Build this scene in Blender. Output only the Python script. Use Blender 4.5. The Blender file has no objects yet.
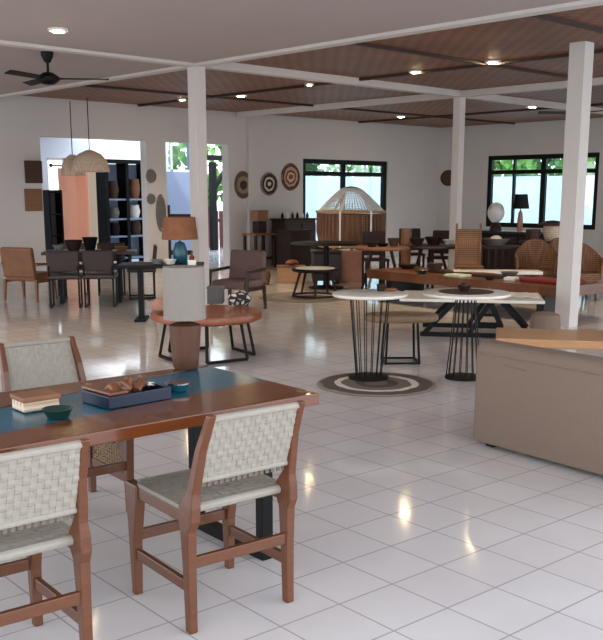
import bpy, math, random
from mathutils import Vector, Matrix
random.seed(7)
R = math.radians
SC = bpy.context.scene
COL = SC.collection

# ------------------------------------------------------------------ camera numbers
F, PX, PY, HOR, EYE = 930.0, 297.0, 380.0, 193.0, 1.6
PITCH = math.atan((PY - HOR) / F)
YAW = R(43.6)
CAM = Vector((-7.75, -10.03, EYE))

def W(x, y):
    """metres right / ahead of the viewer -> room coordinates"""
    c, s = math.cos(YAW), math.sin(YAW)
    return (CAM.x + x * c + y * s, CAM.y - x * s + y * c)
def ray(px, py):
    dx, dy = (px - PX) / F, -(py - PY) / F
    return dx, math.cos(PITCH) + dy * math.sin(PITCH), -math.sin(PITCH) + dy * math.cos(PITCH)
def g(px, py, z=0.0):
    """point of the room seen at a pixel on the level z"""
    d = ray(px, py); t = (z - EYE) / d[2]
    return W(d[0] * t, d[1] * t)
def onv(px, py, v):
    """(x, z) of the pixel on the wall y = v"""
    d = ray(px, py); a = W(d[0], d[1]); ux, uy = a[0] - CAM.x, a[1] - CAM.y
    t = (v - CAM.y) / uy
    return CAM.x + ux * t, EYE + d[2] * t
def onu(px, py, u):
    d = ray(px, py); a = W(d[0], d[1]); ux, uy = a[0] - CAM.x, a[1] - CAM.y
    t = (u - CAM.x) / ux
    return CAM.y + uy * t, EYE + d[2] * t
def col(px, dist):
    """room point on the bearing of a pixel column, so many metres ahead"""
    return W((px - PX) / F * dist * 1.0, dist)

# ------------------------------------------------------------------ materials
def lin(h):
    h = h.lstrip('#'); o = []
    for i in (0, 2, 4):
        c = int(h[i:i + 2], 16) / 255
        o.append(c / 12.92 if c <= .04045 else ((c + .055) / 1.055) ** 2.4)
    return (*o, 1)
def new(name):
    m = bpy.data.materials.new(name); m.use_nodes = True
    nt = m.node_tree; return m, nt, nt.nodes['Principled BSDF']
def mat(name, hexc, rough=.6, var=.15, scale=8, bump=0.0, metal=0.0, stretch=None, coat=0.0, bscale=None):
    m, nt, b = new(name); N, L = nt.nodes, nt.links
    tc = N.new('ShaderNodeTexCoord'); mp = N.new('ShaderNodeMapping')
    L.new(tc.outputs['Object'], mp.inputs['Vector'])
    if stretch: mp.inputs['Scale'].default_value = stretch
    nz = N.new('ShaderNodeTexNoise'); nz.inputs['Scale'].default_value = scale; nz.inputs['Detail'].default_value = 4
    L.new(mp.outputs['Vector'], nz.inputs['Vector'])
    mx = N.new('ShaderNodeMix'); mx.data_type = 'RGBA'
    c = lin(hexc)
    mx.inputs[6].default_value = tuple(v * (1 - var) for v in c[:3]) + (1,)
    mx.inputs[7].default_value = tuple(min(1, v * (1 + var)) for v in c[:3]) + (1,)
    L.new(nz.outputs['Fac'], mx.inputs[0]); L.new(mx.outputs[2], b.inputs['Base Color'])
    b.inputs['Roughness'].default_value = rough; b.inputs['Metallic'].default_value = metal
    b.inputs['Coat Weight'].default_value = coat
    if bump:
        n2 = nz
        if bscale:
            n2 = N.new('ShaderNodeTexNoise'); n2.inputs['Scale'].default_value = bscale
            L.new(mp.outputs['Vector'], n2.inputs['Vector'])
        bp = N.new('ShaderNodeBump'); bp.inputs['Strength'].default_value = bump; bp.inputs['Distance'].default_value = .01
        L.new(n2.outputs['Fac'], bp.inputs['Height']); L.new(bp.outputs['Normal'], b.inputs['Normal'])
    return m
def weave_mat(name, c1, c2, size=.02, rough=.7):
    """basket weave: two crossing strand directions with dark gaps"""
    m, nt, b = new(name); N, L = nt.nodes, nt.links
    tc = N.new('ShaderNodeTexCoord')
    ws = []
    for ax in ('X', 'Y', 'Z'):
        w = N.new('ShaderNodeTexWave'); w.wave_type = 'BANDS'; w.bands_direction = ax
        w.inputs['Scale'].default_value = .314 / size; w.inputs['Distortion'].default_value = .6
        L.new(tc.outputs['Object'], w.inputs['Vector']); ws.append(w)
    mul = N.new('ShaderNodeMath'); mul.operation = 'MULTIPLY'
    L.new(ws[0].outputs['Fac'], mul.inputs[0]); L.new(ws[1].outputs['Fac'], mul.inputs[1])
    mx2 = N.new('ShaderNodeMath'); mx2.operation = 'MAXIMUM'
    L.new(mul.outputs[0], mx2.inputs[0])
    mu3 = N.new('ShaderNodeMath'); mu3.operation = 'MULTIPLY'
    L.new(ws[2].outputs['Fac'], mu3.inputs[0]); mu3.inputs[1].default_value = .8
    L.new(mu3.outputs[0], mx2.inputs[1])
    mx = N.new('ShaderNodeMix'); mx.data_type = 'RGBA'
    mx.inputs[6].default_value = lin(c2); mx.inputs[7].default_value = lin(c1)
    L.new(mx2.outputs[0], mx.inputs[0]); L.new(mx.outputs[2], b.inputs['Base Color'])
    b.inputs['Roughness'].default_value = rough
    bp = N.new('ShaderNodeBump'); bp.inputs['Strength'].default_value = .4; bp.inputs['Distance'].default_value = .01
    L.new(mx2.outputs[0], bp.inputs['Height']); L.new(bp.outputs['Normal'], b.inputs['Normal'])
    return m
def ring_mat(name, stops, rad, rough=.9, wob=0.06, spokes=0):
    """concentric bands round the object's own z axis"""
    m, nt, b = new(name); N, L = nt.nodes, nt.links
    tc = N.new('ShaderNodeTexCoord'); nz = N.new('ShaderNodeTexNoise'); nz.inputs['Scale'].default_value = 3 / rad
    L.new(tc.outputs['Object'], nz.inputs['Vector'])
    sp = N.new('ShaderNodeSeparateXYZ'); L.new(tc.outputs['Object'], sp.inputs[0])
    cb = N.new('ShaderNodeCombineXYZ'); L.new(sp.outputs[0], cb.inputs[0]); L.new(sp.outputs[1], cb.inputs[1])
    ln = N.new('ShaderNodeVectorMath'); ln.operation = 'LENGTH'; L.new(cb.outputs[0], ln.inputs[0])
    dv = N.new('ShaderNodeMath'); dv.operation = 'DIVIDE'; L.new(ln.outputs['Value'], dv.inputs[0]); dv.inputs[1].default_value = rad
    ma = N.new('ShaderNodeMath'); ma.operation = 'MULTIPLY_ADD'; L.new(nz.outputs['Fac'], ma.inputs[0])
    ma.inputs[1].default_value = wob * 2; L.new(dv.outputs[0], ma.inputs[2])
    sb = N.new('ShaderNodeMath'); sb.operation = 'SUBTRACT'; L.new(ma.outputs[0], sb.inputs[0]); sb.inputs[1].default_value = wob
    cr = N.new('ShaderNodeValToRGB'); cr.color_ramp.interpolation = 'CONSTANT'
    e = cr.color_ramp.elements; e[0].position = stops[0][0]; e[0].color = lin(stops[0][1])
    e[1].position = stops[1][0]; e[1].color = lin(stops[1][1])
    for p, c in stops[2:]:
        x = e.new(p); x.color = lin(c)
    L.new(sb.outputs[0], cr.inputs[0]); L.new(cr.outputs[0], b.inputs['Base Color'])
    b.inputs['Roughness'].default_value = rough
    return m
def emit(name, hexc, s):
    m, nt, b = new(name)
    b.inputs['Base Color'].default_value = lin(hexc); b.inputs['Emission Color'].default_value = lin(hexc)
    b.inputs['Emission Strength'].default_value = s; return m
def glass_mat(name, tint='#eef6f6', refl=.06):
    m, nt, b = new(name); N, L = nt.nodes, nt.links
    tr = N.new('ShaderNodeBsdfTransparent'); tr.inputs['Color'].default_value = lin(tint)
    gl = N.new('ShaderNodeBsdfGlossy'); gl.inputs['Roughness'].default_value = .02
    lw = N.new('ShaderNodeLayerWeight'); lw.inputs['Blend'].default_value = .25
    mu = N.new('ShaderNodeMath'); mu.operation = 'MULTIPLY_ADD'; mu.inputs[1].default_value = .3; mu.inputs[2].default_value = refl
    L.new(lw.outputs['Fresnel'], mu.inputs[0])
    mx = N.new('ShaderNodeMixShader'); L.new(mu.outputs[0], mx.inputs[0]); L.new(tr.outputs[0], mx.inputs[1]); L.new(gl.outputs[0], mx.inputs[2])
    L.new(mx.outputs[0], N['Material Output'].inputs['Surface']); return m

TILE = .3008
def floor_mat():
    m, nt, b = new('ceramic_tiles'); N, L = nt.nodes, nt.links
    tc = N.new('ShaderNodeTexCoord')
    o = W(.557 * TILE, 11.45 * TILE)
    sub = N.new('ShaderNodeVectorMath'); sub.operation = 'SUBTRACT'; L.new(tc.outputs['Object'], sub.inputs[0]); sub.inputs[1].default_value = (o[0], o[1], 0)
    rot = N.new('ShaderNodeVectorRotate'); rot.rotation_type = 'Z_AXIS'; L.new(sub.outputs[0], rot.inputs['Vector']); rot.inputs['Angle'].default_value = -(R(40.2) - YAW)
    sc = N.new('ShaderNodeVectorMath'); sc.operation = 'SCALE'; L.new(rot.outputs[0], sc.inputs[0]); sc.inputs['Scale'].default_value = 1 / TILE
    sp = N.new('ShaderNodeSeparateXYZ'); L.new(sc.outputs[0], sp.inputs[0])
    gs = []
    for i in (0, 1):
        a = N.new('ShaderNodeMath'); a.operation = 'ADD'; L.new(sp.outputs[i], a.inputs[0]); a.inputs[1].default_value = .5
        fr = N.new('ShaderNodeMath'); fr.operation = 'FRACT'; L.new(a.outputs[0], fr.inputs[0])
        s = N.new('ShaderNodeMath'); s.operation = 'SUBTRACT'; L.new(fr.outputs[0], s.inputs[0]); s.inputs[1].default_value = .5
        ab = N.new('ShaderNodeMath'); ab.operation = 'ABSOLUTE'; L.new(s.outputs[0], ab.inputs[0]); gs.append(ab)
    mn = N.new('ShaderNodeMath'); mn.operation = 'MINIMUM'; L.new(gs[0].outputs[0], mn.inputs[0]); L.new(gs[1].outputs[0], mn.inputs[1])
    mr = N.new('ShaderNodeMapRange'); mr.inputs['From Min'].default_value = .009; mr.inputs['From Max'].default_value = .016
    L.new(mn.outputs[0], mr.inputs['Value'])
    fl = N.new('ShaderNodeVectorMath'); fl.operation = 'FLOOR'; L.new(sc.outputs[0], fl.inputs[0])
    wn = N.new('ShaderNodeTexWhiteNoise'); L.new(fl.outputs[0], wn.inputs['Vector'])
    nz = N.new('ShaderNodeTexNoise'); nz.inputs['Scale'].default_value = 2.2; nz.inputs['Detail'].default_value = 5; L.new(tc.outputs['Object'], nz.inputs['Vector'])
    ad = N.new('ShaderNodeMath'); ad.operation = 'MULTIPLY_ADD'; L.new(wn.outputs['Value'], ad.inputs[0]); ad.inputs[1].default_value = .25; L.new(nz.outputs['Fac'], ad.inputs[2])
    m1 = N.new('ShaderNodeMix'); m1.data_type = 'RGBA'; m1.inputs[6].default_value = lin('#cbc4c0'); m1.inputs[7].default_value = lin('#e0dad6'); L.new(ad.outputs[0], m1.inputs[0])
    m2 = N.new('ShaderNodeMix'); m2.data_type = 'RGBA'; m2.inputs[6].default_value = lin('#aba3a0'); L.new(m1.outputs[2], m2.inputs[7]); L.new(mr.outputs[0], m2.inputs[0])
    L.new(m2.outputs[2], b.inputs['Base Color'])
    n2 = N.new('ShaderNodeTexNoise'); n2.inputs['Scale'].default_value = 5; L.new(tc.outputs['Object'], n2.inputs['Vector'])
    r2 = N.new('ShaderNodeMapRange'); r2.inputs['To Min'].default_value = .05; r2.inputs['To Max'].default_value = .13; L.new(n2.outputs['Fac'], r2.inputs['Value'])
    L.new(r2.outputs[0], b.inputs['Roughness'])
    b.inputs['IOR'].default_value = 1.75
    bp = N.new('ShaderNodeBump'); bp.inputs['Strength'].default_value = .06; bp.inputs['Distance'].default_value = .01
    L.new(n2.outputs['Fac'], bp.inputs['Height']); L.new(bp.outputs['Normal'], b.inputs['Normal'])
    return m
def bamboo_mat():
    m, nt, b = new('woven_bamboo_mat'); N, L = nt.nodes, nt.links
    tc = N.new('ShaderNodeTexCoord'); mp = N.new('ShaderNodeMapping'); L.new(tc.outputs['Object'], mp.inputs['Vector'])
    ck = N.new('ShaderNodeTexChecker'); ck.inputs['Scale'].default_value = 9
    ck.inputs['Color1'].default_value = lin('#926650'); ck.inputs['Color2'].default_value = lin('#7a523e'); L.new(mp.outputs[0], ck.inputs['Vector'])
    w = N.new('ShaderNodeTexWave'); w.bands_direction = 'X'; w.inputs['Scale'].default_value = 6; w.inputs['Distortion'].default_value = 2.5; w.inputs['Detail'].default_value = 2
    L.new(mp.outputs[0], w.inputs['Vector'])
    nz = N.new('ShaderNodeTexNoise'); nz.inputs['Scale'].default_value = 1.3; L.new(mp.outputs[0], nz.inputs['Vector'])
    a = N.new('ShaderNodeMix'); a.data_type = 'RGBA'; a.blend_type = 'MULTIPLY'; a.inputs[0].default_value = .35
    L.new(ck.outputs['Color'], a.inputs[6]); L.new(w.outputs['Color'], a.inputs[7])
    c = N.new('ShaderNodeMix'); c.data_type = 'RGBA'; c.blend_type = 'OVERLAY'; c.inputs[0].default_value = .4
    L.new(a.outputs[2], c.inputs[6]); L.new(nz.outputs['Fac'], c.inputs[7])
    L.new(c.outputs[2], b.inputs['Base Color']); b.inputs['Roughness'].default_value = .55
    return m

M = dict(
    floor=floor_mat(), bamboo=bamboo_mat(),
    plaster=mat('white_plaster', '#c9c4c2', .9, .03, 3), wall=mat('wall_paint', '#c9c4c2', .85, .03, 2),
    ceil=mat('ceiling_paint', '#b5a8a3', .9, .03, 2), beam=mat('beam_paint', '#d3ccc6', .7, .04, 5),
    annex=mat('annex_paint', '#dfe3ea', .85, .03, 2), greyblue=mat('grey_blue_paint', '#8d97ab', .8, .04, 2),
    batten=mat('dark_batten', '#3a2219', .6, .2, 8),
    black=mat('black_powder_coat', '#070606', .5, .2, 20), blackwood=mat('black_stained_wood', '#1f1816', .45, .3, 10, stretch=(1, 8, 8)),
    teak=mat('reddish_teak', '#5e3113', .42, .35, 6, .15, stretch=(2, 14, 14), coat=.25),
    tabletop=mat('polished_teak_top', '#683414', .22, .35, 5, .1, stretch=(1, 12, 12), coat=.3),
    glass_teal=mat('dark_teal_glass', '#13596e', .2, .15, 3),
    strap=mat('white_leather_strap', '#968f83', .65, .16, 40, .2), cane=weave_mat('brown_cane', '#a98a68', '#4a2d1c', .014),
    shade=mat('off_white_linen', '#8a8179', .85, .05, 40, .2), lampwood=mat('turned_brown_wood', '#553422', .55, .3, 9, .4, stretch=(3, 3, 1)),
    orange=mat('orange_brown_wood', '#8a4417', .4, .35, 4, .2, stretch=(1, 9, 9), coat=.3),
    whitetop=mat('white_terrazzo', '#e3dccf', .3, .06, 30, coat=.3), bench=mat('weathered_brown_wood', '#7a6248', .5, .3, 6, .3, stretch=(1, 10, 10)),
    sofa=mat('beige_upholstery', '#7c6a5c', .9, .06, 60, .25), rug=ring_mat('braided_rug', [(0, '#6b5c50'), (.2, '#4e4036'), (.36, '#74675a'), (.58, '#d8cdc0'), (.70, '#5d5046'), (.93, '#8a7a6b')], .62),
    rug2=ring_mat('faded_round_rug', [(0, '#857a70'), (.4, '#9a8e84'), (.75, '#7d7168')], .72),
    brown=mat('dark_brown_wood', '#2e1a15', .45, .35, 7, .2, stretch=(1, 7, 7)), darkb=mat('dark_carved_wood', '#2b1913', .6, .3, 12, .3),
    lightwood=mat('pale_oak', '#b98a5e', .45, .2, 5, .15, stretch=(1, 10, 10), coat=.2), reclaimed=mat('reclaimed_wood_slab', '#683a1d', .4, .35, 4, .2, stretch=(1, 8, 8), coat=.2),
    rattan=weave_mat('brown_rattan', '#9a6d4c', '#3c2418', .03), darkrattan=weave_mat('dark_rattan', '#5a3d2d', '#1f1410', .03),
    palerattan=weave_mat('pale_rattan', '#e6d3bc', '#b89a7c', .03), greyrattan=weave_mat('grey_rattan', '#8b8582', '#4f4a48', .03),
    navy=mat('navy_lacquer', '#0f1b33', .3, .2, 10), white=mat('white_ceramic', '#e8e4df', .35, .03, 10), red=mat('dark_red_cloth', '#7a1f1c', .8, .2, 20),
    grey=mat('grey_felt', '#5e5a58', .9, .15, 30), teal=mat('teal_glaze', '#1d5560', .3, .2, 8), amber=mat('amber_glass', '#7a3410', .15, .2, 5),
    green=mat('dark_green_glaze', '#16322c', .3, .3, 8), pink=mat('pinkish_brown_cloth', '#a97a68', .85, .2, 12), peach=mat('peach_curtain', '#e0a183', .8, .12, 5),
    cream=mat('cream_curtain', '#e9dccb', .85, .06, 5), lampshade_brown=mat('brown_bark_shade', '#8a5a3c', .8, .3, 12, .4),
    tan=mat('tan_wood', '#84573a', .5, .3, 8, .2), leaf=mat('garden_leaf', '#5f8f3c', .7, .5, 6), leaf2=mat('dark_garden_leaf', '#3d6b38', .7, .5, 6),
    bark=mat('tree_bark', '#5a4634', .9, .3, 10), gwall=mat('garden_wall_render', '#c3d7df', .9, .08, 2), ground=mat('outdoor_paving', '#b9b6ae', .9, .1, 3),
    fence=mat('red_brown_fence', '#5f2d26', .7, .3, 5), mauve=mat('mauve_upholstery', '#6b5450', .85, .15, 20), steel=mat('brushed_steel', '#9a9a9a', .25, .05, 30, metal=1.0),
    glass=glass_mat('window_glass'), lamp_on=emit('warm_downlight', '#ffe3b0', 60), bluegrey=mat('blue_grey_board', '#8ea0b8', .6, .15, 6),
)
# patterned cloth: white with black lattice
def pattern_mat():
    m, nt, b = new('black_white_pattern'); N, L = nt.nodes, nt.links
    tc = N.new('ShaderNodeTexCoord'); v = N.new('ShaderNodeTexVoronoi'); v.feature = 'DISTANCE_TO_EDGE'; v.inputs['Scale'].default_value = 14
    L.new(tc.outputs['Object'], v.inputs['Vector']); c = N.new('ShaderNodeValToRGB'); c.color_ramp.elements[0].position = .12; c.color_ramp.elements[0].color = lin('#221d1c')
    c.color_ramp.elements[1].position = .2; c.color_ramp.elements[1].color = lin('#cfc8c2'); L.new(v.outputs['Distance'], c.inputs[0]); L.new(c.outputs[0], b.inputs['Base Color'])
    b.inputs['Roughness'].default_value = .8; return m
M['pattern'] = pattern_mat()
def sheer(name, hexc):
    m, nt, b = new(name); N, L = nt.nodes, nt.links
    nz = N.new('ShaderNodeTexNoise'); nz.inputs['Scale'].default_value = 6
    cr = N.new('ShaderNodeMix'); cr.data_type = 'RGBA'; c = lin(hexc); cr.inputs[6].default_value = tuple(v * .9 for v in c[:3]) + (1,); cr.inputs[7].default_value = c
    L.new(nz.outputs['Fac'], cr.inputs[0]); L.new(cr.outputs[2], b.inputs['Base Color']); b.inputs['Roughness'].default_value = .8
    t_ = N.new('ShaderNodeBsdfTranslucent'); L.new(cr.outputs[2], t_.inputs['Color']); mx = N.new('ShaderNodeMixShader'); mx.inputs[0].default_value = .55
    L.new(b.outputs[0], mx.inputs[1]); L.new(t_.outputs[0], mx.inputs[2]); L.new(mx.outputs[0], N['Material Output'].inputs['Surface']); return m
M['gap_shade'] = mat('painted_gap_shade', '#6e6256', .7, .2, 30)  # dark tone painted in for the shaded slits below the woven backs
M['peach'] = sheer('peach_curtain', '#f8cdb4'); M['cream'] = M['cream']; M['sheer_cream'] = sheer('cream_sheer', '#f3e6d6')
M['black'].node_tree.nodes['Principled BSDF'].inputs['Specular IOR Level'].default_value = .2
M['blackwood'].node_tree.nodes['Principled BSDF'].inputs['Specular IOR Level'].default_value = .25
M['darkb'].node_tree.nodes['Principled BSDF'].inputs['Specular IOR Level'].default_value = .3

# ------------------------------------------------------------------ mesh builder
class MB:
    def __init__(s): s.v = []; s.f = []
    def add(s, vs, fs):
        n = len(s.v); s.v += [tuple(p) for p in vs]; s.f += [tuple(i + n for i in q) for q in fs]; return s
    def box(s, c, d, rz=0, tilt=None):
        hx, hy, hz = d[0] / 2, d[1] / 2, d[2] / 2
        m = Matrix.Rotation(rz, 3, 'Z')
        if tilt: m = m @ Matrix.Rotation(tilt[1], 3, tilt[0])
        vs = [Vector(c) + m @ Vector((x * hx, y * hy, z * hz)) for z in (-1, 1) for x, y in ((-1, -1), (1, -1), (1, 1), (-1, 1))]
        return s.add(vs, [(3, 2, 1, 0), (4, 5, 6, 7), (0, 1, 5, 4), (1, 2, 6, 5), (2, 3, 7, 6), (3, 0, 4, 7)])
    def bar(s, p, q, w, h, up=(0, 0, 1)):
        p, q = Vector(p), Vector(q); d = (q - p).normalized(); u = Vector(up)
        if abs(d.dot(u)) > .95: u = Vector((0, 1, 0))
        x = d.cross(u).normalized(); y = x.cross(d).normalized(); vs = []
        for c in (p, q):
            vs += [c - x * w / 2 - y * h / 2, c + x * w / 2 - y * h / 2, c + x * w / 2 + y * h / 2, c - x * w / 2 + y * h / 2]
        return s.add(vs, [(0, 1, 2, 3), (7, 6, 5, 4), (0, 4, 5, 1), (1, 5, 6, 2), (2, 6, 7, 3), (3, 7, 4, 0)])
    def sec(s, rows):
        """stack of level rectangles: (x, y, z, wx, wy)"""
        vs, fs = [], []
        for x, y, z, a, b in rows:
            vs += [(x - a / 2, y - b / 2, z), (x + a / 2, y - b / 2, z), (x + a / 2, y + b / 2, z), (x - a / 2, y + b / 2, z)]
        n = len(rows)
        for i in range(n - 1):
            for k in range(4):
                fs.append((i * 4 + k, i * 4 + (k + 1) % 4, i * 4 + 4 + (k + 1) % 4, i * 4 + 4 + k))
        fs += [(3, 2, 1, 0), tuple(4 * n - 4 + k for k in range(4))]
        return s.add(vs, fs)
    def tube(s, pts, r, n=8, r2=None, closed=False):
        pts = [Vector(p) for p in pts]; k = len(pts); vs, fs = [], []
        prev = None
        for i, p in enumerate(pts):
            if closed: d = pts[(i + 1) % k] - pts[i - 1]
            else: d = (pts[min(i + 1, k - 1)] - pts[max(i - 1, 0)])
            d.normalize()
            a = Vector((0, 0, 1)) if abs(d.z) < .9 else Vector((1, 0, 0))
            x = d.cross(a).normalized() if prev is None else (prev - d * prev.dot(d)).normalized()
            prev = x; y = d.cross(x)
            rr = r if r2 is None else r + (r2 - r) * i / (k - 1)
            for j in range(n):
                t = 2 * math.pi * j / n; vs.append(p + x * math.cos(t) * rr + y * math.sin(t) * rr)
        for i in range(k if closed else k - 1):
            for j in range(n):
                i2 = (i + 1) % k
                fs.append((i * n + j, i * n + (j + 1) % n, i2 * n + (j + 1) % n, i2 * n + j))
        if not closed: fs += [tuple(range(n))[::-1], tuple(range((k - 1) * n, k * n))]
        return s.add(vs, fs)
    def lathe(s, prof, c=(0, 0, 0), n=24, sx=1, sy=1):
        vs, fs = [], []
        for r, z in prof:
            for j in range(n):
                t = 2 * math.pi * j / n; vs.append((c[0] + r * sx * math.cos(t), c[1] + r * sy * math.sin(t), c[2] + z))
        for i in range(len(prof) - 1):
            for j in range(n): fs.append((i * n + j, i * n + (j + 1) % n, i * n + n + (j + 1) % n, i * n + n + j))
        if prof[0][0] > 1e-4: fs.append(tuple(range(n))[::-1])
        if prof[-1][0] > 1e-4: fs.append(tuple(range((len(prof) - 1) * n, len(prof) * n)))
        return s.add(vs, fs)
    def blob(s, c, r, n=12, m=8, jit=0):
        pr = []
        vs, fs = [], []
        for i in range(m + 1):
            ph = math.pi * i / m
            for j in range(n):
                t = 2 * math.pi * j / n; k = 1 + random.uniform(-jit, jit)
                vs.append((c[0] + r[0] * k * math.sin(ph) * math.cos(t), c[1] + r[1] * k * math.sin(ph) * math.sin(t), c[2] - r[2] * k * math.cos(ph)))
        for i in range(m):
            for j in range(n): fs.append((i * n + j, i * n + (j + 1) % n, i * n + n + (j + 1) % n, i * n + n + j))
        return s.add(vs, fs)
    def ribbon(s, pts, wd, nrm, t):
        """flat strap along pts, half-width vector wd, thickness t"""
        wd, nrm = Vector(wd), Vector(nrm) * t / 2; vs, fs = [], []
        for p in pts:
            p = Vector(p); vs += [p - wd - nrm, p + wd - nrm, p + wd + nrm, p - wd + nrm]
        for i in range(len(pts) - 1):
            for k in range(4): fs.append((i * 4 + k, i * 4 + (k + 1) % 4, i * 4 + 4 + (k + 1) % 4, i * 4 + 4 + k))
        return s.add(vs, fs + [(3, 2, 1, 0), tuple(len(vs) - 4 + k for k in range(4))])
    def weave(s, O, U, V, nu, nv, fill=.9, amp=.003, t=.003):
        """nu straps running along V crossing nv straps running along U"""
        O, U, V = Vector(O), Vector(U), Vector(V); Nn = U.cross(V).normalized()
        for j in range(nv):
            pts = [O + V * ((j + .5) / nv)] + [O + U * ((i + .5) / nu) + V * ((j + .5) / nv) + Nn * amp * (-1) ** (i + j) for i in range(nu)] + [O + U + V * ((j + .5) / nv)]
            s.ribbon(pts, V / nv * fill / 2, Nn, t)
        for i in range(nu):
            pts = [O + U * ((i + .5) / nu)] + [O + U * ((i + .5) / nu) + V * ((j + .5) / nv) - Nn * amp * (-1) ** (i + j) for j in range(nv)] + [O + V + U * ((i + .5) / nu)]
            s.ribbon(pts, U / nu * fill / 2, Nn, t)
        return s
    def build(s, name, m, parent=None, bevel=0, smooth=False, loc=None):
        me = bpy.data.meshes.new(name); me.from_pydata(s.v, [], s.f)
        me.materials.append(m if not isinstance(m, str) else M[m]); me.validate()
        if smooth:
            me.shade_smooth() if hasattr(me, 'shade_smooth') else None
            try: me.set_sharp_from_angle(angle=R(40))
            except Exception: pass
        o = bpy.data.objects.new(name, me); COL.objects.link(o)
        if parent: o.parent = parent
        if loc: o.location = loc
        if bevel:
            b = o.modifiers.new('bevel', 'BEVEL'); b.width = bevel; b.segments = 2; b.limit_method = 'ANGLE'
        return o

def T(name, label, cat, xy, z=0, yaw=0, group=None):
    o = bpy.data.objects.new(name, None); COL.objects.link(o); o.empty_display_size = .1
    o.location = (xy[0], xy[1], z); o.rotation_euler = (0, 0, yaw)
    o['label'] = label; o['category'] = cat
    if group: o['group'] = group
    return o
def tag(o, label, cat, group=None, loc=None, yaw=None):
    o['label'] = label; o['category'] = cat
    if group: o['group'] = group
    if loc: o.location = loc
    if yaw is not None: o.rotation_euler = (0, 0, yaw)
    return o
def struct(name, mb, m, parent=None, **k):
    o = mb.build(name, m, parent, **k)
    if not parent: o['kind'] = 'structure'
    return o
def dup(root, xy, z=0, yaw=0, label=None, group=None, scale=None):
    r = root.copy(); COL.objects.link(r); r.location = (xy[0], xy[1], z); r.rotation_euler = (0, 0, yaw)
    if label: r['label'] = label
    if group: r['group'] = group
    if scale: r.scale = scale
    for ch in list(root.children):
        c = ch.copy(); COL.objects.link(c); c.parent = r
        for s in list(ch.children):
            d = s.copy(); COL.objects.link(d); d.parent = c
    return r
CY = lambda deg: R(deg) - YAW      # angle measured from the viewer's right

def at(px_, dd): return W((px_ - 297) / 930 * dd, dd)
# ================================================================== THE SETTING
VB, UR, H = 5.85, 12.6, 3.3          # back wall, right wall, ceiling
struct('floor', MB().box((1, -1, -.05), (34, 34, .1)), 'floor')
# back wall pieces round the openings
def u_at(px): return onv(px, 200, VB)[0]
o1a, o1b, o2a, o2b = u_at(43), u_at(148), u_at(167), u_at(229)
head = onv(95, 138.5, VB)[1]
w1a, w1b = u_at(303), u_at(387); w1t = onv(345, 160, VB)[1]; w1s = .25
b = MB(); t = .22; yb = VB + t / 2
b.box(((o1a - 9.6) / 2, yb, H / 2), (o1a + 9.6, t, H))
b.box(((o1b + o2a) / 2, yb, head / 2), (o2a - o1b, t, head))
b.box(((o1a + o2b) / 2, yb, (head + H) / 2), (o2b - o1a, t, H - head))
b.box(((o2b + w1a) / 2, yb, H / 2), (w1a - o2b, t, H))
b.box(((w1a + w1b) / 2, yb, (w1t + H) / 2), (w1b - w1a, t, H - w1t))
b.box(((w1a + w1b) / 2, yb, w1s / 2), (w1b - w1a, t, w1s))
b.box(((w1b + UR + t) / 2, yb, H / 2), (UR + t - w1b, t, H))
struct('wall_back', b, 'wall')
# right wall with window
v2a, v2t = onu(488, 155, UR); v2t = onu(488, 156, UR)[1]; v2b = v2a - 3.1; w2s = .75
b = MB(); xr = UR + t / 2
b.box((xr, (VB + v2a) / 2, H / 2), (t, VB - v2a, H))
b.box((xr, (v2a + v2b) / 2, (v2t + H) / 2), (t, v2a - v2b, H - v2t))
b.box((xr, (v2a + v2b) / 2, w2s / 2), (t, v2a - v2b, w2s))
b.box((xr, (v2b - 9) / 2, H / 2), (t, v2b + 9, H))
struct('wall_right', b, 'wall')
def window(name, p, q, z0, z1, frames, trans, axis, lab=None):
    """frames: list of (position, width); black frame with panes"""
    fw = .11
    f = MB()
    def bx(a0, a1, za, zb, dep=.1):
        c = ((a0 + a1) / 2, (za + zb) / 2)
        if axis == 'x': f.box((c[0], VB + .08, c[1]), (a1 - a0, dep, zb - za))
        else: f.box((UR + .08, c[0], c[1]), (dep, a1 - a0, zb - za))
    lo, hi = min(p, q), max(p, q)
    bx(lo, lo + fw, z0, z1); bx(hi - fw, hi, z0, z1); bx(lo + fw, hi - fw, z1 - fw, z1); bx(lo + fw, hi - fw, z0, z0 + fw)
    bx(lo + fw, hi - fw, trans - .05, trans + .05, .08)
    for c, w in frames: bx(c - w / 2, c + w / 2, z0 + fw, z1 - fw, .09)
    o = struct(name, f, 'black')
    gl = MB()
    if axis == 'x': gl.box(((lo + hi) / 2, VB + .08, (z0 + z1) / 2), (hi - lo - fw, .012, z1 - z0 - fw))
    else: gl.box((UR + .08, (lo + hi) / 2, (z0 + z1) / 2), (.012, hi - lo - fw, z1 - z0 - fw))
    gl.build('pane', 'glass', o)
window('window_1', w1a, w1b, w1s, w1t, [(u_at(345), .1)], onv(345, 174, VB)[1], 'x')
window('window_2', v2a, v2b, w2s, v2t, [(onu(512, 190, UR)[0], .05), (onu(541.5, 190, UR)[0], .13)], onu(512, 172, UR)[1], 'y')
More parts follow.
